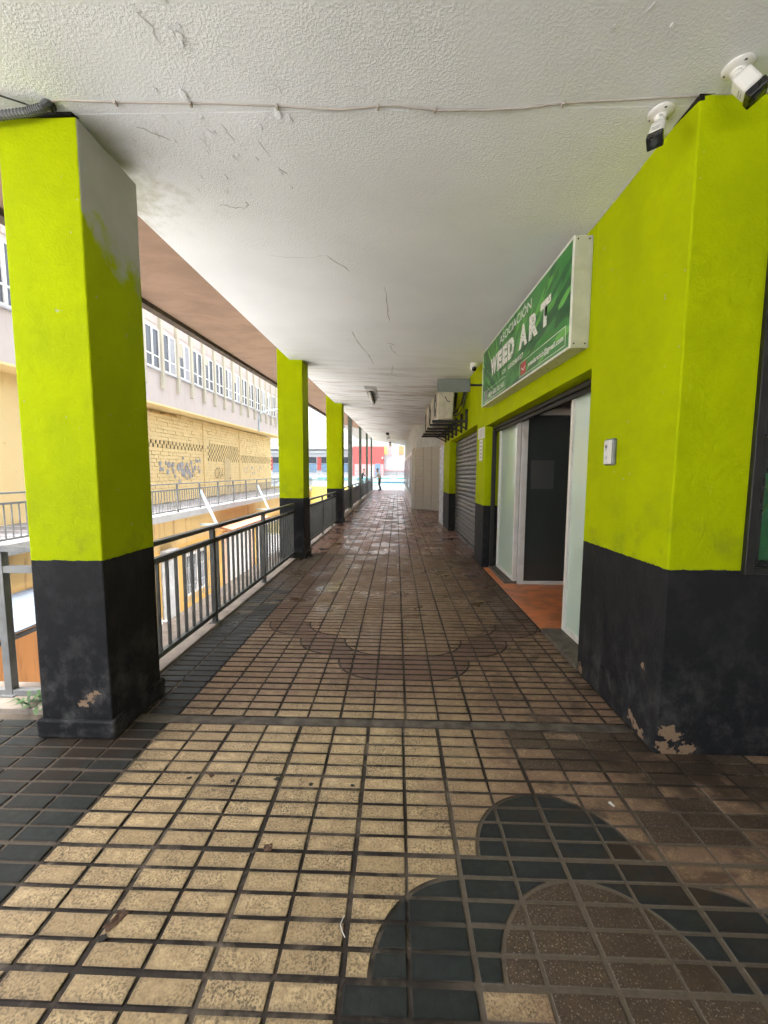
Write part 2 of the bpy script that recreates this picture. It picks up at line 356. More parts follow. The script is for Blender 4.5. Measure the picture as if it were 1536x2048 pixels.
# ------------------------------------------------------------------ mesh helpers
class MB:
    def __init__(s): s.v = []; s.f = []
    def add(s, vs, fs):
        b = len(s.v); s.v += [tuple(v) for v in vs]; s.f += [tuple(b+i for i in f) for f in fs]; return s
    def box(s, x0, x1, y0, y1, z0, z1, sl=0., yr=0.):
        vs = [(x, y, z+sl*(y-yr)) for z in (z0, z1) for y in (y0, y1) for x in (x0, x1)]
        return s.add(vs, [(0, 2, 3, 1), (4, 5, 7, 6), (0, 1, 5, 4), (2, 6, 7, 3), (0, 4, 6, 2), (1, 3, 7, 5)])
    def prism(s, poly, z0, z1):
        n = len(poly)
        return s.add([(x, y, z0) for x, y in poly]+[(x, y, z1) for x, y in poly],
                     [tuple(range(n-1, -1, -1)), tuple(range(n, 2*n))]+[(i, (i+1) % n, n+(i+1) % n, n+i) for i in range(n)])
    def prism_x(s, poly, x0, x1):     # polygon in (y,z), extruded along x
        n = len(poly)
        return s.add([(x0, y, z) for y, z in poly]+[(x1, y, z) for y, z in poly],
                     [tuple(range(n)), tuple(range(2*n-1, n-1, -1))]+[((i+1) % n, i, n+i, n+(i+1) % n) for i in range(n)])
    def tube(s, pts, r, n=8, cap=True):
        pts = [Vector(p) for p in pts]; base = len(s.v); rs = r if isinstance(r, (list, tuple)) else [r]*len(pts)
        for i, p in enumerate(pts):
            d = (pts[min(i+1, len(pts)-1)]-pts[max(i-1, 0)]).normalized()
            a = Vector((0, 0, 1)) if abs(d.z) < .9 else Vector((1, 0, 0))
            u = d.cross(a).normalized(); v = d.cross(u)
            for k in range(n):
                t = 2*PI*k/n+PI/n; s.v.append(tuple(p+(u*math.cos(t)+v*math.sin(t))*rs[i]))
        for i in range(len(pts)-1):
            for k in range(n):
                a = base+i*n+k; b = base+i*n+(k+1) % n; s.f.append((a, b, b+n, a+n))
        if cap:
            s.f.append(tuple(base+k for k in range(n))[::-1]); e = base+(len(pts)-1)*n; s.f.append(tuple(e+k for k in range(n)))
        return s
    def bar(s, a, b, w, h):           # square bar from a to b
        a = Vector(a); b = Vector(b); d = (b-a).normalized(); q = Vector((0, 0, 1)) if abs(d.z) < .95 else Vector((0, 1, 0))
        u = d.cross(q).normalized()*w/2; v = u.cross(d).normalized()*h/2
        vs = [p+i*u+j*v for p in (a, b) for (i, j) in ((-1, -1), (1, -1), (1, 1), (-1, 1))]
        return s.add(vs, [(0, 1, 2, 3), (7, 6, 5, 4), (0, 4, 5, 1), (1, 5, 6, 2), (2, 6, 7, 3), (3, 7, 4, 0)])
    def lathe(s, prof, c, axis=(0, 0, 1), n=20):
        ax = Vector(axis).normalized(); q = Vector((1, 0, 0)) if abs(ax.x) < .9 else Vector((0, 1, 0)); u = ax.cross(q).normalized(); v = ax.cross(u); c = Vector(c)
        base = len(s.v)
        for (r, h) in prof:
            for k in range(n):
                t = 2*PI*k/n; s.v.append(tuple(c+ax*h+(u*math.cos(t)+v*math.sin(t))*r))
        for i in range(len(prof)-1):
            for k in range(n):
                a = base+i*n+k; b = base+i*n+(k+1) % n; s.f.append((a, b, b+n, a+n))
        s.f.append(tuple(base+k for k in range(n))[::-1]); e = base+(len(prof)-1)*n; s.f.append(tuple(e+k for k in range(n)))
        return s
    def mesh(s, name):
        me = bpy.data.meshes.new(name); me.from_pydata(s.v, [], s.f)
        bm = bmesh.new(); bm.from_mesh(me); bmesh.ops.recalc_face_normals(bm, faces=bm.faces); bm.to_mesh(me); bm.free()
        return me
    def build(s, name, mat, parent=None, bevel=0., smooth=False, seg=2):
        me = s.mesh(name); return link(name, me, mat, parent, bevel, smooth, seg)

def link(name, me, mat, parent=None, bevel=0., smooth=False, seg=2):
    if mat is not None and not me.materials: me.materials.append(M[mat] if isinstance(mat, str) else mat)
    o = bpy.data.objects.new(name, me); COL.objects.link(o)
    if parent is not None:
        o.parent = parent; o.matrix_parent_inverse = parent.matrix_world.inverted() if False else Matrix.Translation(-parent.location)
    if bevel:
        b = o.modifiers.new('bevel', 'BEVEL'); b.width = bevel; b.segments = seg; b.limit_method = 'ANGLE'; b.angle_limit = math.radians(40)
    if smooth:
        for p in me.polygons: p.use_smooth = True
    return o
def tag(o, label, cat, group=None):
    o['label'] = label; o['category'] = cat
    if group: o['group'] = group
    return o
def struct(o): o['kind'] = 'structure'; return o
def stuff(o): o['kind'] = 'stuff'; return o
def thing(name, label, cat, loc, group=None):
    o = bpy.data.objects.new(name, None); COL.objects.link(o); o.location = loc; o.empty_display_size = .2
    return tag(o, label, cat, group)

def C(x, y): return 3.19+y*(.0255-.0045*x)            # underside of the walkway ceiling
def ramp(y): return max(0., (y-13)*.011)              # the walkway climbs gently past the third pillar

# ================================================================== SETTING
# ---- walkway floor
YS, YE = 7.42, 34.2
fl = MB()
fl.box(-6, 6, -6, 2.30, -.35, -.0075)
fl.box(-1.76, 1.60, 2.30, YS, -.35, -.009)
floor = struct(fl.build('walkway_floor', 'mortar'))
g = MB(); a = [(-2.15, YS), (2.4, YS), (2.4, 13), (-2.15, 13)]
g.add([(-1.76, YS, -.006), (2.6, YS, -.006), (2.6, 13, -.006), (-1.76, 13, -.006), (2.6, YE, ramp(YE)-.006), (-1.76, YE, ramp(YE)-.006),
       (-1.76, YS, -.35), (2.6, YS, -.35), (2.6, YE, -.35), (-1.76, YE, -.35)],
      [(0, 1, 2, 3), (3, 2, 4, 5), (6, 9, 8, 7), (0, 6, 7, 1), (5, 4, 8, 9), (0, 3, 5, 9, 6), (1, 7, 8, 4, 2)])
o = g.build('far_bed', 'mortar', floor)

R_ARC = .318
ARCS = []   # (x0,x1,y0,y1, cx,cy, inside, outside)
for (x0, cx, i, o_) in [(.248, .648, 'slate', 'cream'), (.648, .648, 'slate', 'cream')]:
    ARCS.append((x0, x0+.4, 1.448, 1.848, cx, 1.448, i, o_))
for (x0, cx, i, o_) in [(-.152, .248, 'slate', 'cream'), (.248, .648, 'brown', 'slate'), (.648, .648, 'brown', 'slate'), (1.048, 1.048, 'slate', 'cream')]:
    ARCS.append((x0, x0+.4, 1.048, 1.448, cx, 1.048, i, o_))
X0 = -.134
def mirror_arcs(k, y0, i, o_):
    """quarter circles in the k-th tile left and right of the middle tile, bellies towards the camera"""
    xl = X0-.4*k; ARCS.append((xl, xl+.4, y0, y0+.4, xl+.4, y0+.4, i, o_))
    xr = X0+.4*k; ARCS.append((xr, xr+.4, y0, y0+.4, xr, y0+.4, i, o_))
mirror_arcs(1, 2.72, 'red', 'cream'); mirror_arcs(2, 3.12, 'red', 'cream'); mirror_arcs(1, 3.12, 'cream', 'red')
mirror_arcs(3, 3.52, 'red', 'cream'); mirror_arcs(2, 3.52, 'cream', 'red')
def base_class(x, y):
    if y < 2.25:
        if x < -1.352: return 'slate'
        if y < 1.048:
            if -.152 < x < .248 or 1.048 < x < 1.448: return 'slate'
            if .448 < x < 1.048: return 'brown'
        if x > .648 and y > 1.60: return 'brown' if random.random() < .7 else 'cream'
        if x > 1.05 and y > 1.36: return 'brown' if random.random() < .5 else 'cream'
        return 'cream'
    if x < -1.334: return 'slate' if y < 4.2 or (y < 5.4 and random.random() < .5) else 'brown'
    k = math.floor((x-X0)/.4)
    if 2.72 < y < 3.12 and k == 0: return 'red' if y > 2.80 else 'cream'
    if 3.12 < y < 3.52 and k == 0: return 'red' if y < 3.20 else 'cream'
    if 3.52 < y < 3.92 and k in (-1, 1): return 'cream'
    if y > 3.92 and (k == -3 or k >= 3): return 'red'
    return 'cream'
def clip(rect, cx, cy, R, inside):
    x0, x1, y0, y1 = rect; P = [(x0, y0), (x1, y0), (x1, y1), (x0, y1)]
    ok = lambda p: ((p[0]-cx)**2+(p[1]-cy)**2 <= R*R) == inside
    out = []; marks = []
    for i in range(4):
        a = P[i]; b = P[(i+1) % 4]
        if ok(a): out.append(a); marks.append(0)
        dx, dy = b[0]-a[0], b[1]-a[1]; fx, fy = a[0]-cx, a[1]-cy
        A = dx*dx+dy*dy; B = 2*(fx*dx+fy*dy); D = B*B-4*A*(fx*fx+fy*fy-R*R)
        if D > 0:
            for t in sorted(((-B-math.sqrt(D))/(2*A), (-B+math.sqrt(D))/(2*A))):
                if 1e-6 < t < 1-1e-6: out.append((a[0]+dx*t, a[1]+dy*t)); marks.append(1)
    if len(out) < 3: return out
    res = []
    n = len(out)
    for i in range(n):
        res.append(out[i])
        j = (i+1) % n
        if marks[i] and marks[j]:
            mid = ((out[i][0]+out[j][0])/2, (out[i][1]+out[j][1])/2)
            a0 = math.atan2(out[i][1]-cy, out[i][0]-cx); a1 = math.atan2(out[j][1]-cy, out[j][0]-cx)
            da = (a1-a0+PI) % (2*PI)-PI
            on_edge = any(abs(out[i][c]-out[j][c]) < 1e-9 and (abs(out[i][c]-e) < 1e-9) for c, e in ((0, x0), (0, x1), (1, y0), (1, y1)))
            if not on_edge:
                for q in range(1, 6): res.append((cx+R*math.cos(a0+da*q/6), cy+R*math.sin(a0+da*q/6)))
    return res
def bar_verts(poly, z=0., t=.011, ch=.0022):
    cx = sum(p[0] for p in poly)/len(poly); cy = sum(p[1] for p in poly)/len(poly); n = len(poly)
    ins = []
    for x, y in poly:
        d = math.hypot(x-cx, y-cy) or 1; k = max(.4, 1-ch*1.3/d); ins.append((cx+(x-cx)*k, cy+(y-cy)*k))
    vs = [(x, y, z-t) for x, y in poly]+[(x, y, z-ch*.8) for x, y in poly]+[(x, y, z) for x, y in ins]
    fs = [(i, (i+1) % n, n+(i+1) % n, n+i) for i in range(n)]+[(n+i, n+(i+1) % n, 2*n+(i+1) % n, 2*n+i) for i in range(n)]+[tuple(range(2*n, 3*n))]
    return vs, fs
pieces = []   # (polygon, class)
def lay(xs, ys, gx, gy, xmin, xmax_f, wide_x, wide_y):
    for j in range(len(ys)-1):
        for i in range(len(xs)-1):
            x0, x1, y0, y1 = xs[i], xs[i+1], ys[j], ys[j+1]
            xm = xmax_f((y0+y1)/2)
            if x1 <= xmin+.03 or x0 >= xm-.03: continue
            ggx0 = wide_x if (i % 2 == 0) else gx; ggx1 = wide_x if (i % 2 == 1) else gx
            ggy0 = wide_y if (j % 5 == 0) else gy; ggy1 = wide_y if (j % 5 == 4) else gy
            jt = lambda: random.uniform(-.0016, .0016)
            r = (max(x0, xmin)+ggx0+jt(), min(x1, xm)-ggx1+jt(), y0+ggy0+jt(), y1-ggy1+jt())
            mx, my = (x0+x1)/2, (y0+y1)/2
            arc = next((A for A in ARCS if A[0] < mx < A[1] and A[2] < my < A[3]), None)
            if arc:
                for ins, cl in ((True, arc[6]), (False, arc[7])):
                    p = clip(r, arc[4], arc[5], R_ARC+(-.0075 if ins else .0075), ins)
                    if len(p) >= 3:
                        ar = abs(sum(p[q][0]*p[(q+1) % len(p)][1]-p[(q+1) % len(p)][0]*p[q][1] for q in range(len(p))))/2
                        if ar > .0004: pieces.append((p, cl))
            else:
                pieces.append(([(r[0], r[2]), (r[1], r[2]), (r[1], r[3]), (r[0], r[3])], base_class(mx, my)))
xs = [-.152+.2*k for k in range(-20, 26)]
ys = [1.448+.08*k for k in range(-45, 11)]                      # up to 2.248
lay(xs, ys, .0068, .0068, -4.1, lambda y: 1.375 if y > 2.06 else 4.6, .0100, .0100)
xs = [X0+.2*k for k in range(-9, 10)]
ys = [2.32+.08*k for k in range(0, 64)]                         # up to 7.36
lay(xs, ys, .0058, .0088, -1.75, lambda y: 1.385, .008, .0105)
def pix(x, y, z=0.):
    q = Vector((x, y, z-H)); a, b, c_ = q.dot(r2), q.dot(d2), q.dot(fw)
    return (768+805.72*a/c_, 1024+805.72*b/c_) if c_ > .05 else (-9999, -9999)
def parea(p):
    q = [pix(*v) for v in p[0]]
    cx = sum(v[0] for v in q)/len(q); cy = sum(v[1] for v in q)/len(q)
    if not (-40 < cx < 1576 and 600 < cy < 2100): return 0
    mx, my = sum(v[0] for v in p[0])/len(p[0]), sum(v[1] for v in p[0])/len(p[0])
    if mx < -1.55 and 2.05 < my < 2.6: return 0
    return abs(sum(q[i][0]*q[(i+1) % len(q)][1]-q[(i+1) % len(q)][0]*q[i][1] for i in range(len(q))))/2
order = sorted(range(len(pieces)), key=lambda i: -parea(pieces[i]))
sides = MB()
rest = {k: MB() for k in ('cream', 'brown', 'slate', 'red')}
for rank, i in enumerate(order):
    poly, cl = pieces[i]; dz = random.uniform(-.0012, .0006)
    if rank < 300:
        mx = sum(p[0] for p in poly)/len(poly); my = sum(p[1] for p in poly)/len(poly)
        vs, fs = bar_verts([(x-mx, y-my) for x, y in poly])
        me = bpy.data.meshes.new('floor_tile'); me.from_pydata(vs, [], fs); me.materials.append(M[cl]); me.materials.append(M['mortar'])
        for q in range(len(poly)): me.polygons[q].material_index = 1
        o = bpy.data.objects.new('floor_tile', me); COL.objects.link(o); o.location = (mx, my, dz); o.parent = floor
    else:
        vs, fs = bar_verts([(x, y) for x, y in poly], dz); n_ = len(poly); rest[cl].add(vs[n_:], [tuple(i_-n_ for i_ in f_) for f_ in fs[n_:]]); sides.add(vs[:2*n_], fs[:n_])
for cl, mb in rest.items():
    o = mb.build('small_floor_tiles', cl, floor); stuff(o)
stuff(sides.build('tile_sides', 'mortar', floor))
# cement strip and the seam
o = MB().box(-1.62, 1.375, 2.252, 2.316, -.02, -.0005).build('cement_strip', 'cement', floor, .003)
o = MB().box(-1.75, 1.55, 7.372, 7.42, -.02, -.0008).build('cement_strip', 'cement', floor, .003)
# far stamped paving in long strips
fp = MB(); random.seed(3)
for i in range(-9, 12):
    x0 = -.134+.2*i; y = 7.43
    while y < YE-.1:
        L = .4; y1 = min(y+L, YE); xa = max(x0+.010, -1.75); xb = min(x0+.190, 2.5)
        if xb > xa+.02:
            e = .0025; jz = random.uniform(-.001, .001)
            z0, z1 = ramp(y+e)+jz, ramp(y1-e)+jz
            fp.add([(xa, y+e, z0-.012), (xb, y+e, z0-.012), (xb, y1-e, z1-.012), (xa, y1-e, z1-.012), (xa, y+e, z0), (xb, y+e, z0), (xb, y1-e, z1), (xa, y1-e, z1)],
                   [(4, 5, 6, 7), (0, 1, 5, 4), (1, 2, 6, 5), (2, 3, 7, 6), (3, 0, 4, 7)])
        y = y1
stuff(fp.build('far_paving_slabs', 'far_paving', floor))

# ---- kerb under the railing
kb = MB(); kb.box(-2.30, -1.762, 2.57, 13, -.5, .004)
kb.add([(x, y, z) for y, zz in ((13, 0.004), (YE, ramp(YE)+.004)) for x, z in ((-2.30, -.5), (-1.762, -.5), (-1.762, zz), (-2.30, zz))],
       [(0, 1, 2, 3), (7, 6, 5, 4), (0, 4, 5, 1), (1, 5, 6, 2), (2, 6, 7, 3), (3, 7, 4, 0)])
kb.box(-6, -2.02, 2.30, 2.62, -.5, .03)
kerb = struct(kb.build('kerb', 'kerb', None, .006))

# ---- ceiling: a sheet on a grid with thickness
def slab(name, mat, x0, x1, y0, y1, thick, nx, ny, off=0., parent=None):
    vs = []; fs = []
    for j in range(ny+1):
        for i in range(nx+1):
            x = x0+(x1-x0)*i/nx; y = y0+(y1-y0)*j/ny; vs.append((x, y, C(x, y)+off))
    b = len(vs)
    vs += [(x, y, C(x, y)+off+thick) for (x, y) in ((x0, y0), (x1, y0), (x1, y1), (x0, y1))]
    W = nx+1
    for j in range(ny):
        for i in range(nx): a = j*W+i; fs.append((a, a+W, a+W+1, a+1))
    fs.append((b, b+1, b+2, b+3))
    fs.append(tuple(range(0, W))+(b+1, b)); fs.append(tuple(range(ny*W+nx, ny*W-1, -1))+(b+3, b+2))
    fs.append(tuple(j*W for j in range(ny, -1, -1))+(b, b+3)); fs.append(tuple(j*W+nx for j in range(ny+1))+(b+2, b+1))
    return MB().add(vs, fs).build(name, mat, parent)
ceiling = struct(slab('ceiling', 'ceiling', -1.83, 5.0, 2.13, 34.3, .28, 8, 40))
o = slab('ceiling_bay', 'ceiling', -2.5, 5.0, -4.8, 2.1295, .28, 8, 12, .0015, ceiling)
o = slab('ceiling_bay', 'ceiling', -1.5, 5.0, -9.0, -4.802, .28, 4, 8, .006, ceiling)  # unseen rear ceiling, extended to shade the right wall front
soff = struct(slab('soffit', 'soffit', -3.22, -1.832, 2.13, 34.3, .1, 4, 30, .3))
lip = MB()
for j in range(16):
    ya, yb = 2.13+j*2.01, 2.13+(j+1)*2.01
    za, zb = C(-3.2, ya)+.24, C(-3.2, yb)+.24
    lip.add([(x, y, z) for y, z0 in ((ya, za), (yb, zb)) for x, z in ((-3.34, z0), (-3.221, z0), (-3.221, z0+.5), (-3.34, z0+.5))],
            [(0, 1, 2, 3), (7, 6, 5, 4), (0, 4, 5, 1), (1, 5, 6, 2), (2, 6, 7, 3), (3, 7, 4, 0)])
lip.build('fascia_lip', 'soffit_lip', soff)
# unseen slab put over the walkway to block the sky
ub = MB().box(-3.30, 9, -3.15, 34.2, 4.45, 5.0).build('sky_blocking_slab', 'white_plaster', ceiling)
# cracks in the ceiling render
def ribbon(name, pts, wd, mat, parent, below=.0012):
    mb = MB(); vs = []
    fine = []
    for (a, b) in zip(pts, pts[1:]):
        for q in range(4): t = q/4; fine.append((a[0]+(b[0]-a[0])*t+random.uniform(-.012, .012), a[1]+(b[1]-a[1])*t+random.uniform(-.012, .012)))
    fine.append(pts[-1])
    for i, (x, y) in enumerate(fine):
        a = fine[max(i-1, 0)]; b = fine[min(i+1, len(fine)-1)]; d = math.hypot(b[0]-a[0], b[1]-a[1]) or 1
        nx_, ny_ = -(b[1]-a[1])/d, (b[0]-a[0])/d; ww = wd*random.uniform(.35, 1.1)*(.3 if i in (0, len(fine)-1) else 1)
        for sgn in (-1, 1): vs.append((x+nx_*ww*sgn, y+ny_*ww*sgn, C(x, y)-below))
    n = len(fine); b0 = len(vs); vs += [(x, y, z+below*.8) for x, y, z in vs]
    fs = [(2*i, 2*i+1, 2*i+3, 2*i+2) for i in range(n-1)]+[(b0+2*i, b0+2*i+2, b0+2*i+3, b0+2*i+1) for i in range(n-1)]
    return MB().add(vs, fs).build(name, mat, parent)
for pts, wd, m in [([(-.12, 4.1), (-.11, 4.7), (-.09, 5.05)], .005, 'crack'), ([(-.59, 5.4), (-.56, 5.87), (-.46, 6.46), (-.40, 7.2)], .007, 'crack'),
                   ([(-.16, 5.9), (-.02, 6.0)], .006, 'crack'), ([(-.1, 6.0), (-.07, 6.34), (.04, 6.52)], .006, 'crack'), ([(-.08, 7.2), (-.1, 7.9), (.02, 8.1)], .007, 'crack'),
                   ([(-1.09, 3.5), (-.8, 3.55), (-.59, 3.5)], .003, 'crack_soft'), ([(-.59, 3.5), (-.43, 3.78)], .005, 'crack'),
                   ([(-1.2, 2.83), (-1.12, 2.87), (-1.02, 2.87)], .004, 'crack'), ([(-1.02, 2.87), (-1.0, 2.81)], .006, 'crack'),
                   ([(-1.0, 1.66), (-.99, 1.72), (-.97, 1.8)], .003, 'crack_soft'), ([(-.9, 2.2), (-.88, 2.32)], .004, 'crack'), ([(-1.02, 2.25), (-1.05, 2.4)], .003, 'crack_soft'),
                   ([(-.75, 2.3), (-.72, 2.42)], .003, 'crack'), ([(-.1, 9), (.1, 9.05), (.4, 9.2)], .008, 'crack_soft'), ([(-.9, 12), (.2, 12.1), (.5, 12.0)], .012, 'crack_soft'),
                   ([(-.56, 1.98), (-.55, 2.04)], .003, 'crack_soft'), ([(-.70, 2.5), (-.66, 2.56)], .004, 'crack'), ([(-1.35, 2.2), (-1.22, 2.3)], .003, 'crack')]:
    ribbon('crack', pts, wd, m, ceiling)
random.seed(44)
for (fx, fy, sp_, nn_) in [(-.88, 1.72, .06, 6), (-1.05, 2.3, .18, 9), (-.85, 2.5, .16, 8), (-.48, 5.6, .25, 7), (-.06, 6.6, .2, 6), (.9, 1.7, .2, 3), (-.62, 2.14, .12, 4)]:
    for q_ in range(nn_):
        x = fx+random.gauss(0, sp_*.6); y = fy+random.gauss(0, sp_); rr = random.uniform(.008, .024); m_ = 7; a0 = random.uniform(0, 6)
        pl = [(x+rr*random.uniform(.5, 1.2)*math.cos(a0+2*PI*i/m_), y+rr*1.5*random.uniform(.5, 1.2)*math.sin(a0+2*PI*i/m_)) for i in range(m_)]
        tl_ = random.uniform(.001, .006); vs_ = [(px, py, C(px, py)-.0012-tl_*(i/m_)) for i, (px, py) in enumerate(pl)]
        MB().add(vs_+[(a, b, c_+.0011) for a, b, c_ in vs_], [tuple(range(m_)), tuple(range(2*m_-1, m_-1, -1))]+[(i, m_+i, m_+(i+1) % m_, (i+1) % m_) for i in range(m_)]).build('paint_flake', 'ceiling', ceiling)
# near-black solid paints the shade of the gap above the first pillar
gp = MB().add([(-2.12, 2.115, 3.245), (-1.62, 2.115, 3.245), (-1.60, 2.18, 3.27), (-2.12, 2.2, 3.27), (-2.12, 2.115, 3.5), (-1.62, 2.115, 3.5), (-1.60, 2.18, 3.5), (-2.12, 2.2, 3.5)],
              [(0, 1, 2, 3), (4, 7, 6, 5), (0, 4, 5, 1), (1, 5, 6, 2), (2, 6, 7, 3), (3, 7, 4, 0)]).build('gap_shade', 'hole_shade', ceiling)

# ---- courtyard and plaza grounds
struct(MB().box(-12, -2.3, 2.62, 34, -3.8, -3.5).build('courtyard_ground', 'court_floor'))
struct(MB().box(-40, -6, -40, 2.5, -.4, -.02).build('side_ground', 'court_floor'))
struct(MB().box(-6, 40, -60, -6.001, -.4, -.012).build('open_ground', 'court_floor'))
pz = MB(); pz.add([(-60, YE+.01, ramp(YE)), (60, YE+.01, ramp(YE)), (60, 62, 1.25), (-60, 62, 1.25), (-60, 400, 2), (60, 400, 2), (-60, YE+.01, -4), (60, YE+.01, -4), (60, 400, -4), (-60, 400, -4)],
       [(0, 1, 2, 3), (3, 2, 5, 4), (0, 6, 7, 1), (4, 5, 8, 9), (0, 3, 4, 9, 6), (1, 7, 8, 5, 2), (6, 9, 8, 7)])
struct(pz.build('plaza_ground', 'plaza'))

# ================================================================== PILLARS AND POSTS
def pillar(label, x0, x1, y0, y1, mat, ztop, plinth=.105):
    t = thing('square_pillar', label, 'pillar', ((x0+x1)/2, (y0+y1)/2, 0), 'square pillars along the railing')
    MB().box(x0, x1, y0, y1, 0, ztop).build('shaft', mat, t, .008)
    MB().box(x0-.022, x1+.022, y0-.02, y1+.02, 0, plinth).build('plinth', mat, t, .012, seg=3)
    return t
pillar('nearest lime and black pillar with bare grey patch at its top', -1.985, -1.582, 2.095, 2.56, 'paint_pillar', 3.222)
pillar('second lime and black pillar, between two stretches of railing', -2.05, -1.615, 7.0, 7.46, 'paint_far', 3.95)
pillar('third and farthest of the lime and black pillars', -2.10, -1.63, 12.12, 12.58, 'paint_far', 4.1)
for k, (y, lab) in enumerate([(17.2, 'grey green post just beyond the last lime pillar'), (22.2, 'second slim grey post beyond the lime pillars'), (27.2, 'third slim post, in front of the red building'), (32.2, 'farthest slim post beside the person leaning on the railing')]):
    MBp = MB().box(-2.06, -1.90 if k == 0 else -1.93, y, y+.2, ramp(y)-.02, C(-2, y)+.3)
    tag(MBp.build('slim_post', 'post', None, .006), lab, 'post', 'slim posts past the pillars')

# ================================================================== RAILINGS
def railing(label, p0, p1, posts, mat, n_bal, zf=lambda y: 0., hgt=.98, dbl=True, bw=.014, pw=.045, joined=False, low=.10):
    p0 = Vector(p0); p1 = Vector(p1); d = p1-p0; L = d.length; u = d/L
    t = thing('railing', label, 'railing', (p0.x, p0.y, zf(p0.y)), 'walkway railings')
    P = lambda s, h: (p0.x+u.x*s, p0.y+u.y*s, zf(p0.y+u.y*s)+h)
    MB().bar(P(0, hgt-.0175), P(L, hgt-.0175), .06, .035).build('handrail', mat, t, .004)
    MB().bar(P(0, hgt-.15), P(L, hgt-.15), .042, .045).build('top_rail', mat, t, .003)
    MB().bar(P(0, low), P(L, low), .042, .04).build('bottom_rail', mat, t, .003)
    for s in posts:
        a = P(s, 0.004); b = P(s, hgt-.035)
        o = MB().bar(a, b, pw, pw).build('post', mat, t, .003)
        MB().box(a[0]-.045, a[0]+.045, a[1]-.045, a[1]+.045, a[2]-.003, a[2]+.006).build('foot_plate', mat, o)
    # balusters
    xs = [L*(i+.5)/n_bal for i in range(n_bal)]
    xs = [s for s in xs if all(abs(s-q) > .05 for q in posts)]
    if joined:
        mb = MB()
        for s in xs: mb.bar(P(s, low), P(s, hgt-.16), bw, bw*1.6)
        stuff(mb.build('balusters', mat, t))
    else:
        me = MB().bar((0, 0, low+.015), (0, 0, hgt-.17), bw, bw*1.7).mesh('baluster')
        for s in xs:
            o = link('baluster', me, mat, t); o.location = Vector(P(s, 0)); o.rotation_euler = (0, 0, math.atan2(u.y, u.x))
    return t
railing('dark grey railing between the nearest and second lime pillars', (-1.805, 2.62, 0), (-1.805, 7.0, 0), [1.25, 2.76], 'rail', 34)
railing('dark grey railing between the second and third lime pillars', (-1.83, 7.46, 0), (-1.83, 12.12, 0), [.95, 2.45, 3.95], 'rail', 38)
railing('long closely barred railing running to the far end of the walkway', (-1.99, 12.6, 0), (-1.99, 34.0, 0), [1.2+1.5*i for i in range(14)], 'rail_panel', 330, ramp, joined=True, bw=.03)
railing('grey railing left of the nearest pillar, over the orange wall', (-5.8, 2.46, 0), (-2.02, 2.46, 0), [.6, 1.45, 2.3, 3.28], 'rail_light', 9, lambda y: .03, hgt=.99, pw=.05, low=.02)

# ================================================================== RIGHT-HAND SHOP BUILDING
WX = 1.39
sh = thing('shop_building', 'lime and black shop wall along the right of the walkway', 'building', (WX, 2.07, 0))
def ztop(y): return C(1.39, y)+.05
wl = MB()
def wbox(x0, x1, y0, y1, z0, z1=None):
    if z1 is None: wl.box(x0, x1, y0, y1, z0, C(2, y0)+.12)
    else: wl.box(x0, x1, y0, y1, z0, z1)
c0 = [(WX, 2.079), (WX+.0025, 2.0725), (WX+.009, 2.07)]
wl.prism(c0+[(5.2, 2.07), (5.2, 2.35), (1.765, 2.35), (1.765, 3.0), (WX, 3.0)], 0, .985)
wl.prism(c0+[(1.765, 2.07), (1.765, 3.0), (WX, 3.0)], .985, 2.9)
wl.prism(c0+[(3.5, 2.07), (3.5, 2.35), (1.765, 2.35), (1.765, 3.0), (WX, 3.0)], 2.9, 3.36)
wl.box(3.5, 5.2, 2.07, 2.35, .985, 3.36)
wl.build('wall', 'paint', sh)
wl = MB(); wbox(WX, 1.70, 3.0, 6.45, 2.243); wl.build('lintel', 'paint', sh, .008)
wl = MB(); wbox(WX, 1.70, 6.45, 7.12, 0); wl.build('pier', 'paint', sh, .010)
wl = MB(); wl.box(WX, 1.70, 7.12, 10.7, 2.355, 3.6); wl.build('lintel', 'paint', sh, .008)
wl = MB(); wl.box(WX, 1.70, 10.7, 11.95, 0, 3.7); wl.build('pier', 'paint', sh, .008)
MB().box(WX-.012, 1.70, 11.955, 13.0, 0, 2.36).build('marble_cladding', 'blue_panel', sh, .004)
MB().box(WX, 1.70, 11.955, 13.0, 2.362, 3.7).build('upper_wall', 'pink_plaster', sh)
MB().box(1.70, 4.5, 6.46, 13.0, 0, 3.75).build('back_wall', 'grey_plaster', sh)
MB().box(4.0, 5.2, 2.36, 6.4, 0, 3.6).build('lobby_wall', 'lobby', sh)
MB().box(4.7, 5.1, -9.0, 2.06, 0, 3.3).build('unseen_side_wall', 'grey_plaster', sh)  # unseen wall, put here to cut light on the right front
MB().box(1.2, 4.69, -9.3, -9.0, 0, 3.3).build('unseen_side_wall', 'grey_plaster', sh)  # unseen back wall, added to block light from behind
MB().box(1.71, 4.0, 2.36, 6.4, 2.55, 2.75).build('lobby_ceiling', 'lobby', sh)
MB().box(1.41, 4.0, 2.99, 6.45, -.3, -.001).build('lobby_floor', 'orange_floor', sh)
MB().box(WX-.005, 1.62, 3.0, 3.76, -.02, .035).build('threshold', 'cement', sh, .006)
MB().box(WX+.1, 1.66, 5.47, 6.45, -.02, .035).build('threshold', 'cement', sh, .006)
MB().box(1.5, 1.69, 3.003, 6.447, 2.185, 2.236).build('roller_housing', 'black_metal', sh, .015)
MB().box(1.53, 1.555, 3.02, 6.43, 2.145, 2.184).build('roller_bottom_bar', 'black_metal', sh, .006)
MB().box(1.50, 1.56, 6.405, 6.447, .0, 2.18).build('roller_guide', 'black_metal', sh, .004)
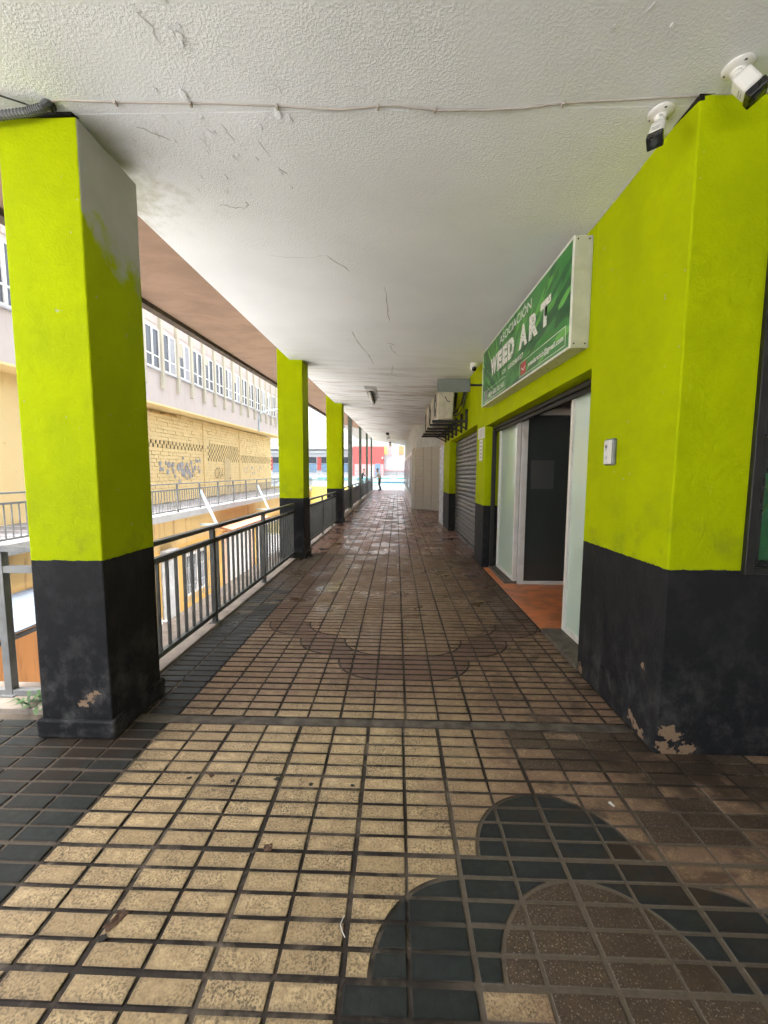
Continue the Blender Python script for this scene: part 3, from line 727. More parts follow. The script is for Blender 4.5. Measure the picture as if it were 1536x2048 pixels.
gapm = MB().prism_x([(2.066, 3.205), (2.066, 3.262), (2.52, 3.27), (2.36, 3.245), (2.2, 3.228)], WX-.003, WX+.02)
gapm.add([(x, y, z) for y in (2.066, 2.08) for x, z in ((1.387, 3.222), (1.50, 3.236), (2.2, 3.24), (2.2, 3.262), (1.387, 3.262))], [(0, 1, 2, 3, 4), (9, 8, 7, 6, 5), (0, 5, 6, 1), (1, 6, 7, 2), (2, 7, 8, 3), (3, 8, 9, 4), (4, 9, 5, 0)])
gapm.build('open_joint', 'hole_shade', sh)  # near-black plate on the wall paints the shade of its open top joint
jl = MB()
for q in range(12):
    ya = 2.52+q*.3; yb_ = ya+.29; t_ = random.uniform(.004, .010); jl.box(WX-.002, WX+.02, ya, yb_, C(WX, ya)-t_, C(WX, ya)+.01)
jl.build('open_joint', 'crack', sh)
# the grey roller shutter, slat by slat
rs = MB().box(1.60, 1.66, 7.13, 10.69, 0.0, 2.35).build('shutter_backing', 'ac_dark', sh)
me = MB().prism_x([(0, 0), (3.53, 0), (3.53, .098), (0, .098)], 0, .01).mesh('shutter_slat')
prof = [(0.0, 0.0), (-.016, .012), (-.022, .035), (-.022, .06), (-.014, .084), (0, .094)]
mb = MB()
n = len(prof); mb.add([(x, 0, z) for x, z in prof]+[(x, 3.53, z) for x, z in prof], [(i, i+1, n+i+1, n+i) for i in range(n-1)]+[tuple(range(n)), tuple(range(2*n-1, n-1, -1))])
me = mb.mesh('shutter_slat')
for k in range(24):
    o = link('shutter_slat', me, 'shutter', sh); o.location = (1.575+random.uniform(-.001, .001), 7.145, .05+k*.096)
MB().box(1.54, 1.60, 7.145, 10.675, .0, .05).build('shutter_foot_bar', 'shutter', sh, .006)

# shop entrance (glazing)
en = thing('shop_entrance', 'recessed glass shop entrance with white frames and frosted panes', 'entrance', (1.6, 4.2, 0))
def frame_y(x, y0, y1, z0, z1, wd=.045, parent=en, pane='frosted'):
    f = MB().box(x, x+.05, y0, y0+wd, z0, z1).box(x, x+.05, y1-wd, y1, z0, z1).box(x, x+.05, y0+wd, y1-wd, z0, z0+wd).box(x, x+.05, y0+wd, y1-wd, z1-wd, z1).build('frame', 'white_frame', parent, .004)
    MB().box(x+.022, x+.030, y0+wd-.005, y1-wd+.005, z0+wd-.005, z1-wd+.005).build('pane', pane, f)
frame_y(1.565, 2.6, 3.74, .036, 2.25)
frame_y(1.60, 5.47, 6.40, .036, 2.25)
f = MB().box(1.66, 1.74, 5.44, 5.50, .0, 2.35).box(1.74, 3.3, 5.44, 5.50, .0, .045).box(1.74, 3.3, 5.44, 5.50, 2.27, 2.35).box(3.24, 3.3, 5.44, 5.5, .045, 2.27).build('frame', 'white_frame', en, .004)
MB().box(1.735, 3.245, 5.465, 5.475, .04, 2.275).build('dark_pane', 'dark_glass', f)
M['faint'] = glass('painted_pane_reflection', (.075, .077, .075), .3)
MB().box(1.80, 2.1, 5.4615, 5.4645, 1.30, 1.68).build('painted_reflection', 'faint', f)  # pale plate paints a reflection onto the dark pane
MB().box(1.66, 1.74, 5.504, 5.56, 0, 2.35).build('door_post', 'white_frame', en, .004)
MB().box(1.60, 1.645, 3.745, 5.465, 2.251, 2.30).build('head_frame', 'white_frame', en, .004)

# shop window on the face towards the camera
wn = thing('shop_window', 'black framed window with a big green leaf print, at right edge', 'window', (2.6, 2.07, 1.0))
MB().box(1.755, 1.80, 2.045, 2.12, .985, 2.92).box(3.46, 3.51, 2.045, 2.12, .985, 2.92).box(1.80, 3.46, 2.045, 2.12, .985, 1.02).box(1.80, 3.46, 2.045, 2.12, 2.88, 2.92).build('frame', 'black_frame', wn, .004)
MB().box(1.80, 1.83, 2.06, 2.13, 1.02, 2.88).box(1.83, 3.46, 2.06, 2.13, 1.02, 1.045).build('inner_frame', 'black_plastic', wn, .003)
MB().box(1.83, 3.46, 2.10, 2.108, 1.045, 2.88).build('print_panel', 'print_dark', wn)
lf = [(1.835, 1.05), (2.35, 1.05), (2.42, 1.12), (2.30, 1.3), (2.1, 1.43), (1.93, 1.48), (1.835, 1.50)]
def xz_plate(pts, y0, y1):
    n = len(pts); return MB().add([(x, y0, z) for x, z in pts]+[(x, y1, z) for x, z in pts], [tuple(range(n)), tuple(range(2*n-1, n-1, -1))]+[(i, n+i, n+(i+1) % n, (i+1) % n) for i in range(n)])
xz_plate(lf, 2.096, 2.0995).build('printed_leaf', 'print_leaf', wn)
for a, b in [((1.84, 1.44), (2.3, 1.07)), ((1.9, 1.38), (1.84, 1.25)), ((2.0, 1.3), (1.9, 1.1)), ((2.0, 1.32), (2.2, 1.33))]:
    MB().bar((a[0], 2.0955, a[1]), (b[0], 2.0955, b[1]), .012, .001).build('printed_rib', 'print_rib', wn)
lv = MB(); random.seed(5)
for i in range(160):
    x = random.uniform(1.84, 3.4); z = random.uniform(1.05, 2.85); a = random.uniform(0, 2*PI); l = random.uniform(.02, .06)
    dx, dz = math.cos(a)*l, math.sin(a)*l; lv.add([(x, 2.0985, z), (x+dx*.5-dz*.3, 2.0985, z+dz*.5+dx*.3), (x+dx, 2.0985, z+dz), (x+dx*.5+dz*.3, 2.0985, z+dz*.5-dx*.3)], [(0, 1, 2, 3)])
M['print_small'] = simple('print_small_leaves', (.012, .035, .012), .35, var=.6, scale=14)
stuff(lv.build('printed_foliage', 'print_small', wn))

# ================================================================== SIGN
SF, SN = 6.10, 3.065                       # far and near end (Y)
SX = 1.255
sg = thing('lightbox_sign', 'green lightbox sign with white lettering above the shop entrance', 'sign', (1.32, 4.58, 2.4))
zb = lambda y: 2.403+.0243*(y-3.06)
def sbox(x0, x1, ya, yb, h0, h1):
    vs = [(x, y, zb(y)+h) for h in (h0, h1) for y in (ya, yb) for x in (x0, x1)]
    return MB().add(vs, [(0, 2, 3, 1), (4, 5, 7, 6), (0, 1, 5, 4), (2, 6, 7, 3), (0, 4, 6, 2), (1, 3, 7, 5)])
sbox(SX+.006, WX-.002, SN, SF, 0, .775).build('box', 'sign_box', sg, .004)
def sign_print():
    n = N('green_rayed_print'); p = n.pos(); o = n.xyz(p)
    u = n.ma('SUBTRACT', 6.1, o[1]); v = n.ma('SUBTRACT', o[2], 2.403)
    du = n.ma('SUBTRACT', u, 1.15); dv = n.ma('SUBTRACT', v, -.02)
    ang = n.ma('ARCTAN2', dv, du)
    comb = n.node('ShaderNodeCombineXYZ'); n.put(comb.inputs[0], ang); n.put(comb.inputs[1], n.ma('MULTIPLY', n.ma('SQRT', n.ma('ADD', n.ma('MULTIPLY', du, du), n.ma('MULTIPLY', dv, dv))), .12))
    r = n.noise(comb.outputs[0], 5.5, 3, .6); r2_ = n.noise(comb.outputs[0], 15, 2, .5)
    c = n.mix(n.ramp(r, .42, .52), (.012, .10, .032), (.045, .25, .045)); c = n.mix(n.ramp(r2_, .56, .62), c, (.14, .48, .07))
    c = n.mix(n.ramp(n.ma('ABSOLUTE', n.ma('SUBTRACT', r, .47)), .0, .02, .6, 0), c, (.006, .05, .02))
    dots = n.ramp(n.vor(n.mapv(p, (1, 1, 1)), 42), .25, .32, .35, 0)
    c = n.mix(n.ma('MULTIPLY', dots, n.ramp(n.noise(p, 2), .45, .6)), c, (.006, .06, .02))
    return n.fin(c, .32, 0, .5)
M['sign_print'] = sign_print()
sbox(SX, SX+.0055, SN+.02, SF-.02, .018, .757).build('face', 'sign_print', sg)
for (ya, yb, h0, h1) in [(SN, SF, 0, .017), (SN, SF, .758, .775), (SN, SN+.019, .017, .758), (SF-.019, SF, .017, .758)]:
    sbox(SX-.004, SX+.0058, ya, yb, h0, h1).build('edge_trim', 'white_edge', sg)
for (y, h) in [(3.10, .03), (3.12, .745)]:
    pass
M['letter'] = simple('white_letter_print', (.78, .78, .76), .4)
def torn():
    n = N('torn_white_letter_print'); p = n.pos()
    k = n.noise(n.mapv(p, (1, 1, 2.2), rot=(.7, 0, 0)), 22, 4, .7, 1.2)
    c = n.mix(n.ramp(k, .57, .60), (.80, .79, .76), (.03, .15, .035)); return n.fin(c, .4)
M['torn_letter'] = torn()
def text_mesh(txt, width, height, shear=0., font_bold=0.):
    cu = bpy.data.curves.new('txt', 'FONT'); cu.body = txt; cu.size = 1; cu.shear = shear; cu.offset = font_bold; cu.resolution_u = 3
    to = bpy.data.objects.new('txt', cu); COL.objects.link(to)
    dg = bpy.context.evaluated_depsgraph_get(); me = bpy.data.meshes.new_from_object(to.evaluated_get(dg))
    bpy.data.objects.remove(to); bpy.data.curves.remove(cu)
    xs_ = [v.co.x for v in me.vertices]; ys_ = [v.co.y for v in me.vertices]
    ax, bx_, ay, by = min(xs_), max(xs_), min(ys_), max(ys_)
    for v in me.vertices: v.co = ((v.co.x-ax)/(bx_-ax)*width, (v.co.y-ay)/(by-ay)*height, 0)
    return me
def sign_text(txt, u0, v0, wd, hg, mat, name, shear=0., bold=0., off=.0012, lift=0.):
    me = text_mesh(txt, wd, hg, shear, bold)
    for v in me.vertices:
        y = 6.08-(u0+v.co.x); v.co = (SX-off, y, zb(y)+v0+v.co.y+lift*(v.co.x/wd))
    return link(name, me, mat, sg)
sign_text('ASOCIACIÓN', .94, .615, 1.17, .118, 'letter', 'lettering', 0, .012)
for i, (ch, u, wd) in enumerate([('W', .50, .32), ('E', .84, .22), ('E', 1.09, .22), ('D', 1.33, .24), ('A', 1.74, .27), ('R', 2.06, .25), ('T', 2.36, .24)]):
    sign_text(ch, u, .325, wd, .225, 'torn_letter', 'letter', 0, .07)
sign_text('CIF.  G05286927', 1.10, .225, .80, .05, 'letter', 'lettering', 0, .02)
sign_text('0034 632 532 563', .40, .075, .80, .06, 'letter', 'lettering', 0, .03)
sign_text('weedartclub@gmail.com', 2.06, .075, .83, .062, 'letter', 'lettering', 0, .03)
def outline(u0, u1, v0, v1):
    mb = MB()
    for (a, b, c_, d_) in [(u0, u1, v0, v0+.006), (u0, u1, v1-.006, v1), (u0, u0+.008, v0, v1), (u1-.008, u1, v0, v1)]:
        q = [(SX-.001, 6.08-x, zb(6.08-x)+h) for x, h in ((a, c_), (b, c_), (b, d_), (a, d_))]; mb.add(q, [(0, 1, 2, 3)])
    mb.build('printed_outline', 'letter', sg)
outline(.13, 1.24, .04, .185); outline(1.79, 2.93, .04, .185)
M['red_print'] = simple('red_print', (.50, .035, .045), .4)
for nm, (u0, u1, v0, v1), m, e in [('printed_icon', (1.84, 2.0, .055, .17), 'red_print', .0010), ('printed_icon', (.19, .32, .055, .17), 'ink', .0010)]:
    q = [(SX-e, 6.08-x, zb(6.08-x)+h) for x, h in ((u0, v0), (u1, v0), (u1, v1), (u0, v1))]; MB().add(q, [(0, 1, 2, 3)]).build(nm, m, sg)
q = [(SX-.0016, 6.08-x, zb(6.08-x)+h) for x, h in ((1.86, .13), (1.92, .10), (1.98, .13), (1.98, .12), (1.92, .088), (1.86, .12))]; MB().add(q, [(0, 1, 4, 5), (1, 2, 3, 4)]).build('printed_envelope', 'letter', sg)
for y in (3.5, 3.7, 4.5, 4.7, 5.5, 5.7):
    MB().lathe([(.006, 0), (.006, .003)], (1.33, y, zb(y)-.003), n=8).build('screw', 'ac_dark', sg)
for x in (1.28, 1.36):
    for hz in (.03, .75): MB().lathe([(.006, 0), (.006, .003)], (x, SN-.003, zb(SN)+hz), axis=(0, 1, 0), n=8).build('screw', 'ac_dark', sg)

# projecting blank plate on an arm
pp = thing('projecting_plate', 'blank grey plate on a black arm beside the green sign', 'sign plate', (1.0, 6.15, 2.75))
MB().box(.60, 1.085, 6.14, 6.165, 2.71, 2.90).build('plate', 'plate', pp, .003)
MB().box(1.086, WX, 6.14, 6.166, 2.795, 2.822).build('arm', 'black_metal', pp)

# ================================================================== AIR CONDITIONERS
for k, (y, lab) in enumerate([(8.0, 'nearest cream air conditioner outdoor unit on the lime wall'), (9.35, 'middle one of the three outdoor air conditioner units'), (10.7, 'farthest of the three outdoor air conditioner units')]):
    z0 = 2.53+.01*k
    t = thing('air_conditioner', lab, 'air conditioner', (1.0, y, z0), 'air conditioner units above the shutter')
    MB().box(.80, 1.10, y, y+.82, z0+.03, z0+.68).build('casing', 'ac', t, .015, seg=3)
    gr = MB().lathe([(.255, 0), (.255, .012), (.24, .018), (.05, .022), (.0, .022)], (.80, y+.34, z0+.35), axis=(-1, 0, 0), n=28).build('fan_grille', 'ac', t)
    for rr in (.23, .19, .15, .11): MB().lathe([(rr, .019), (rr, .026), (rr-.012, .026), (rr-.012, .019)], (.80, y+.34, z0+.35), axis=(-1, 0, 0), n=28).build('grille_ring', 'ac_dark', gr)
    cv = MB().box(.99, 1.08, y-.045, y-.001, z0+.05, z0+.33).build('valve_cover', 'ac', t, .012)
    MB().box(.86, .92, y-.006, y-.001, z0+.56, z0+.575).build('handle_slot', 'ac_dark', t)
    MB().box(.85, .95, y-.02, y-.001, z0+.46, z0+.49).build('terminal_cap', 'ac', t, .004)
    MB().tube([(.93, y-.02, z0+.46), (.95, y-.03, z0+.42), (.97, y-.03, z0+.38), (1.03, y-.03, z0+.36)], .008, 6).build('flex_lead', 'ac_dark', t)
    for yy in (y+.10, y+.70):
        b = MB().bar((.70, yy, z0+.005), (WX, yy, z0+.005), .045, .05).bar((1.10, yy, z0-.01), (WX-.01, yy, z0-.14), .025, .025).bar((WX-.022, yy, z0-.16), (WX-.022, yy, z0+.24), .045, .04).build('bracket', 'black_metal', t)
    MB().tube([(1.08, y+.03, z0+.14), (1.16, y-.02, z0+.18), (1.24, y-.06, z0+.32), (1.30, y-.02, z0+.55), (1.33, y+.02, z0+.8)], .022, 8).build('insulated_pipe', 'black_metal', t, smooth=True)
    MB().tube([(1.08, y+.06, z0+.10), (1.2, y+.0, z0+.12), (1.29, y-.04, z0+.3), (1.33, y-.02, z0+.52), (1.36, y+.02, z0+.8)], .016, 8).build('insulated_pipe', 'rail', t, smooth=True)

# ================================================================== CAMERAS, INTERCOM, NOTICES
def bullet(label, base, j, a, b, wd, ht):
    t = thing('security_camera', label, 'security camera', base)
    base = Vector(base); j = Vector(j); a = Vector(a); b = Vector(b)
    MB().lathe([(.058, 0), (.058, -.008), (.05, -.014), (.03, -.022), (.024, -.04), (.018, -.045)], base, n=28).build('mount_plate', 'white_plastic', t, smooth=False)
    for k in range(3):
        an = 2*PI*k/3+.4; MB().lathe([(.006, -.012), (.006, -.0165)], base+Vector((math.cos(an)*.045, math.sin(an)*.045, 0)), n=8).build('screw', 'ac_dark', t)
    MB().tube([base+Vector((0, 0, -.035)), base.lerp(j, .6), j], [.016, .014, .016], 12).build('arm', 'white_plastic', t, smooth=True)
    MB().lathe([(.017, -.012), (.02, -.006), (.02, .006), (.017, .012)], j, axis=(1, 0, 0), n=14).build('knuckle', 'white_plastic', t)
    MB().tube([j, a], [.014, .018], 12).build('stem', 'white_plastic', t)
    m_ = a.lerp(b, .72)
    MB().bar(a, m_, wd, ht).build('body', 'white_plastic', t, .014, seg=3)
    MB().bar(m_, b, wd*1.05, ht*1.05).build('front_hood', 'black_plastic', t, .006)
    d = (b-a).normalized(); MB().lathe([(.02, 0), (.02, .004), (.012, .006)], b, axis=d, n=16).build('lens', 'dark_glass', t)
    # small print on the body
    q = (d.cross(Vector((0, 0, 1)))).normalized(); w_ = q.cross(d).normalized()
    if w_.dot(Vector((0, 0, H))-a) < 0: w_ = -w_
    for i, l in enumerate((.035, .026)):
        c0 = a.lerp(m_, .62+.17*i)+w_*(ht/2+.0006)
        MB().bar(c0-q*l/2, c0+q*l/2, .004, .0006).build('small_print', 'ink', t)
bullet('small white security camera pointing down beside the lime wall corner', (1.27, 2.16, C(1.25, 2.16)), (1.245, 2.125, 3.165), (1.228, 2.10, 3.122), (1.172, 2.03, 3.00), .062, .055)
bullet('white security camera at the top right corner of the ceiling', (1.455, 1.94, C(1.45, 1.936)+.0015), (1.435, 1.91, 3.165), (1.43, 1.895, 3.145), (1.485, 1.86, 3.045), .075, .07)
dm = thing('dome_camera', 'white dome camera with black eye at the wall top past the sign', 'security camera', (1.26, 6.85, 3.32))
MB().lathe([(.06, .0), (.06, -.03), (.05, -.055)], (1.27, 6.9, C(1.27, 6.9)), n=24).build('base', 'white_plastic', dm)
MB().lathe([(.0, .06), (.03, .052), (.05, .03), (.058, 0), (.05, -.03), (.03, -.05), (0, -.058)], (1.26, 6.86, C(1.27, 6.9)-.085), axis=(0, -.85, -.4), n=24).build('eyeball', 'white_plastic', dm, smooth=True)
MB().lathe([(.04, 0), (.036, .012), (.02, .018), (0, .02)], (1.26, 6.815, C(1.27, 6.9)-.112), axis=(0, -.85, -.45), n=20).build('lens', 'black_plastic', dm)
ic = thing('door_intercom', 'small grey intercom with scribbled white paper on lime wall', 'intercom', (WX, 2.66, 1.55))
MB().box(1.36, WX-.001, 2.605, 2.715, 1.545, 1.715).build('housing', 'grey_plastic', ic, .012, seg=3)
MB().box(1.355, 1.361, 2.615, 2.70, 1.552, 1.705).build('face_plate', 'white_plastic', ic, .004)
MB().box(1.352, 1.3545, 2.64, 2.695, 1.556, 1.700).build('paper_slip', 'paper', ic)
for a, b in [((2.655, 1.665), (2.67, 1.655)), ((2.66, 1.65), (2.68, 1.64)), ((2.65, 1.60), (2.685, 1.59)), ((2.655, 1.58), (2.67, 1.61)), ((2.67, 1.675), (2.685, 1.66))]:
    MB().bar((1.3515, a[0], a[1]), (1.3515, b[0], b[1]), .001, .003).build('scribble', 'ink', ic)
MB().lathe([(.012, 0), (.012, .003)], (1.3515, 2.668, 1.665), axis=(-1, 0, 0), n=14).build('button', 'grey_plastic', ic)
nt1 = thing('paper_notice', 'white paper notice taped to the lime pier by the shutter', 'notice', (WX, 6.7, 2.1))
MB().add([(WX-.004, 6.99, 2.26), (WX-.004, 6.49, 2.245), (WX-.004, 6.48, 2.07), (WX-.004, 6.99, 2.085), (WX-.001, 6.99, 2.26), (WX-.001, 6.49, 2.245), (WX-.001, 6.48, 2.07), (WX-.001, 6.99, 2.085)],
         [(0, 1, 2, 3), (7, 6, 5, 4), (0, 4, 5, 1), (1, 5, 6, 2), (2, 6, 7, 3), (3, 7, 4, 0)]).build('sheet', 'paper', nt1)
for i in range(5): MB().box(WX-.0048, WX-.0044, 6.55, 6.93-.03*(i % 2), 2.105+.028*i, 2.112+.028*i).build('text_line', 'ink', nt1)
nt2 = thing('sticker_strip', 'narrow vertical white sticker below the paper notice', 'sticker', (WX, 6.7, 1.8))
MB().box(WX-.003, WX-.001, 6.62, 6.86, 1.72, 2.06).build('sheet', 'paper', nt2)
for i in range(5): MB().box(WX-.0038, WX-.0034, 6.68, 6.80, 1.76+.06*i, 1.785+.06*i).build('printed_mark', 'ink', nt2)

# ================================================================== CEILING FITTINGS
tl = thing('tube_light', 'unlit tube light on a stained patch of ceiling', 'ceiling light', (-.62, 10.4, C(-.6, 10.4)))
MB().box(-.665, -.585, 9.75, 11.2, C(-.6, 10.4)-.065, C(-.6, 10.4)+.01).build('fitting', 'ac_dark', tl, .008)
MB().tube([(-.64, 9.72, C(-.6, 10.4)-.09), (-.64, 11.2, C(-.6, 10.4)-.09)], .032, 12).build('tube', 'tube', tl, smooth=True)
for y, lab in [(22.5, 'small round lamp in the middle of the far ceiling'), (32.0, 'small lamp at the very end of the ceiling')]:
    t = thing('ceiling_lamp', lab, 'ceiling light', (-.5, y, C(-.5, y)))
    MB().lathe([(.09, .01), (.09, -.1), (.06, -.14)], (-.5, y, C(-.5, y)), n=16).build('base', 'ac_dark', t)
    MB().lathe([(.06, -.14), (.12, -.2), (.13, -.27), (.1, -.34), (0, -.37)], (-.5, y, C(-.5, y)), n=16).build('globe', 'white_plastic', t, smooth=True)
cb = thing('ceiling_cable', 'thin pale cable clipped across the ceiling between the front pillars', 'cable', (0, 2.1, 3.24))
pts = [(-1.70, 2.06), (-1.62, 2.05), (-1.36, 2.066), (-1.09, 2.075), (-.85, 2.083), (-.587, 2.098), (-.45, 2.112), (-.28, 2.118), (-.1, 2.108), (.0, 2.106), (.175, 2.128), (.4, 2.13), (.6, 2.122), (.777, 2.105), (.95, 2.096), (1.1, 2.09), (1.25, 2.082), (1.40, 2.075), (1.9, 2.06)]
MB().tube([(x, y, C(x, y)-.004+.006*(y < 2.118)) for x, y in pts], .0055, 6).build('cable', 'cable', cb, smooth=True)
for x, y in [(-1.36, 2.066), (-1.0, 2.078), (-.587, 2.098), (-.1, 2.108), (.175, 2.128), (.777, 2.105)]:
    MB().box(x-.006, x+.006, y-.012, y+.012, C(x, y)-.012, C(x, y)+.007).build('clip', 'cable', cb, .002)
cdt = thing('flexible_conduit', 'grey corrugated conduit over the top of the nearest pillar', 'conduit', (-1.85, 2.06, 3.2))
path = []
ctrl = [(-2.25, 2.06, 3.13), (-2.05, 2.05, 3.185), (-1.9, 2.045, 3.205), (-1.78, 2.045, 3.215), (-1.71, 2.045, 3.232), (-1.685, 2.055, 3.262), (-1.675, 2.09, 3.30)]
for i in range(len(ctrl)-1):
    for q in range(14): t_ = q/14; path.append(tuple(ctrl[i][k]+(ctrl[i+1][k]-ctrl[i][k])*t_ for k in range(3)))
MB().tube([(x, y, z-.012) for x, y, z in path], [.020 if i % 2 else .0168 for i in range(len(path))], 10).build('sleeve', 'dark_sleeve', cdt)
MB().tube([(-2.3, 1.9, 3.27), (-2.05, 1.95, 3.265), (-1.9, 2.0, 3.25), (-1.78, 2.04, 3.235), (-1.70, 2.05, 3.20)], .004, 6).build('loose_wire', 'black_metal', cdt)
MB().tube([(-1.93+.02*math.cos(a), 1.985, 3.235+.022*math.sin(a)) for a in [i*PI/6 for i in range(13)]], .0032, 6).build('wire_loop', 'black_metal', cdt)
MB().lathe([(.0, 0), (.02, .004), (.024, .02), (.016, .032)], (-1.69, 2.07, 3.235), axis=(.3, .2, 1), n=12).build('gland', 'black_plastic', cdt)

# ================================================================== GRANITE-CORNERED SHOP FURTHER ON
gb = thing('granite_shop', 'grey granite clad corner with white shopfront at the far right', 'building', (.8, 17, 0))
pc = [(.69, 17.5), (.72, 17.28), (.82, 17.08), (1.76, 16.25)]
MB().prism([(.70, 34), (.70, 17.5), (.73, 17.3), (.83, 17.1), (1.77, 16.28), (4.5, 16.28), (4.5, 34)], 0, 4.3).build('wall', 'grey_plaster', gb)
def facet(a, b, z0, z1, off, name, mat, parent=gb, gap=.008):
    a = Vector((*a, 0)); b = Vector((*b, 0)); u = (b-a).normalized(); nn = Vector((u.y, -u.x, 0))
    if nn.y > 0: nn = -nn
    a2 = a+u*gap; b2 = b-u*gap
    vs = [tuple(p+nn*o_+Vector((0, 0, z))) for o_ in (0, off) for p, z in ((a2, z0+gap), (b2, z0+gap), (b2, z1-gap), (a2, z1-gap))]
    return MB().add(vs, [(0, 1, 2, 3), (7, 6, 5, 4), (0, 4, 5, 1), (1, 5, 6, 2), (2, 6, 7, 3), (3, 7, 4, 0)]).build(name, mat, parent)
A = Vector(pc[2]); B = Vector(pc[3])
for r in range(6):
    z0 = .05+r*.43
    facet(pc[1], pc[2], z0, z0+.43, .03, 'granite_slab', 'granite')
    for c_ in range(3):
        facet(tuple(A.lerp(B, c_/3)), tuple(A.lerp(B, (c_+1)/3)), z0, z0+.43, .03, 'granite_slab', 'granite')
for i, y in enumerate([17.55+1.9*k for k in range(8)]):
    zz = ramp(y)
    f = MB().box(.64, .70, y, y+1.8, zz+.02, 2.5+zz).build('shopfront_panel', 'white_frame', gb, .01)
    MB().box(.62, .639, y+.7, y+.8, zz+.6, 2.3+zz).build('dark_slot', 'dark_window', f)
    if i % 2: MB().box(.625, .639, y+.9, y+1.7, zz+.8, 2.2+zz).build('glazing', 'win_glass', f)

# ================================================================== COURTYARD BUILDING
XO, XW, SLP, YR = -9.4, -10.2, .019, 15.2
yb = thing('yellow_block_building', 'pale building over a yellow block wall across the courtyard', 'building', (-9.8, 20, -3.5))
MB().box(-16, XO, 2, 34.5, 4.25, 8.7, SLP, YR).build('upper_wall', 'overhang', yb)
MB().box(-10.6, XO+.0, 2, 34.5, 4.19, 4.248, SLP, YR).build('overhang_underside', 'block', yb)
MB().box(-16, XW-.10, 2, 32.9, -3.5, 4.18, SLP*.4, YR).build('backing_wall', 'block_gap', yb)
F0, FD = 16.2, 1.17
fin_me = MB().box(0, .13, -.075, .075, 4.87, 8.6).mesh('fin')
for k in range(-9, 16):
    yf = F0+FD*k
    if yf > 34: break
    dz = SLP*(yf-YR)
    o = link('fin', fin_me, 'fin', yb); o.location = (XO+.001, yf, dz)
for k in range(-9, 15):
    y0 = F0+FD*k+.085; y1 = y0+FD-.17; dz = SLP*(y0-YR)
    zA, zB = 5.56+dz, 7.12+dz
    f = MB().box(XO+.001, XO+.05, y0, y0+.06, zA, zB).box(XO+.001, XO+.05, y1-.06, y1, zA, zB).box(XO+.001, XO+.05, y0+.06, y1-.06, zA, zA+.07).box(XO+.001, XO+.05, y0+.06, y1-.06, zB-.06, zB)\
        .box(XO+.001, XO+.06, (y0+y1)/2-.045, (y0+y1)/2+.045, zA+.07, zB-.06).box(XO+.001, XO+.045, y0+.06, y1-.06, zA+.48, zA+.53).build('window', 'white_frame', yb)
    MB().box(XO+.0005, XO+.022, y0+.055, y1-.055, zA+.065, zB-.055).build('pane', 'win_glass', f)
    MB().box(XO+.001, XO+.10, y0-.02, y1+.02, zA-.05, zA-.001).build('sill', 'slab_white', f)
    q_ = (k*7) % 5
    if q_ in (0, 2): MB().box(XO+.0225, XO+.030, y0+.5+.06*(q_ == 2), y1-.08, zA+.08, zB-.07).build('curtain', 'curtain', f)
    if q_ in (1, 2): MB().box(XO+.0225, XO+.028, y0+.08, y0+.44, zB-.25-.13*((k*3) % 4), zB-.07).build('roller_blind', 'fin', f)
    MB().box(XO+.001, XO+.03, y0+.04, y1-.04, zB+.15, zB+1.2).build('relief_panel', 'relief', yb, .006)
# block wall
bl = MB(); ho = MB(); random.seed(11)
BW, BH = .32, .16
z0b = .20
def hole_here(y, z, col, row):
    if y < 21.1: return row in (15, 16)
    if y < 26.1: return 12 <= row <= 17 and 21.5 < y < 25.8
    return 12 <= row <= 14 and y < 32.4
for row in range(26):
    for col in range(0, 100):
        y0 = 15.2+col*BW+(BW/2 if row % 2 else 0); y1 = y0+BW
        if y1 > 32.85: continue
        if any(abs((y0+y1)/2-q) < .12 for q in (21.2, 26.1)): pass
        zc = z0b+row*BH; dz = SLP*.7*(y0-YR)
        if 23.7 < (y0+y1)/2 < 24.6 and row < 13: continue
        if zc+dz+BH > 4.18+SLP*(y0-YR): continue
        e = random.choice((.003, .004, .006, .012)); pr = random.uniform(-.012, .012)
        if hole_here(y0, zc, col, row):
            ho.box(XW-.099, XW-.03, y0+.098, y1-.098, zc+dz+.012, zc+dz+BH-.012)  # near-black box paints the shade inside the vent
            bl.box(XW-.10, XW+pr, y0+e, y0+.095, zc+dz+e, zc+dz+BH-e); bl.box(XW-.10, XW+pr, y1-.095, y1-e, zc+dz+e, zc+dz+BH-e)
        else:
            bl.box(XW-.10, XW+pr, y0+e, y1-e, zc+dz+e, zc+dz+BH-e)
MB().box(XW-.10, XW+.012, 2, 15.18, -.2, 4.12).build('plain_wall', 'block', yb)
stuff(bl.build('block_courses', 'block', yb)); stuff(ho.build('vent_hole_shade', 'hole_shade', yb))
for y in (21.2, 26.1): MB().box(XW+.017, XW+.05, y-.05, y+.05, .1, 4.28).build('pilaster', 'block', yb)
dr = MB().box(XW-.05, XW+.03, 23.72, 24.58, .2, 2.42).build('door', 'tan_door', yb, .01)
MB().box(XW+.031, XW+.05, 24.42, 24.5, 1.2, 1.3).build('handle', 'ac_dark', dr)
gr = MB(); random.seed(21)
for i in range(60):
    y = random.choice([random.gauss(18.7, .55), random.gauss(19.6, .6), random.uniform(17, 20.8)]); z = 1.75+random.gauss(0, .26)-(y-19)*.02
    if y > 20.9 or y < 16.8: continue
    r = random.uniform(.05, .10)
    n = 8; gr.prism_x([(y+r*math.cos(2*PI*q/n)*random.uniform(.8, 1.2), z+r*1.25*math.sin(2*PI*q/n)*random.uniform(.8, 1.2)) for q in range(n)], XW+.0175, XW+.019+i*.0004)
for i in range(14):
    y = random.uniform(26.5, 32); z = 1.85+random.gauss(0, .15); gr.box(XW+.0175, XW+.019+i*.0004, y, y+random.uniform(.08, .25), z, z+random.uniform(.04, .16))
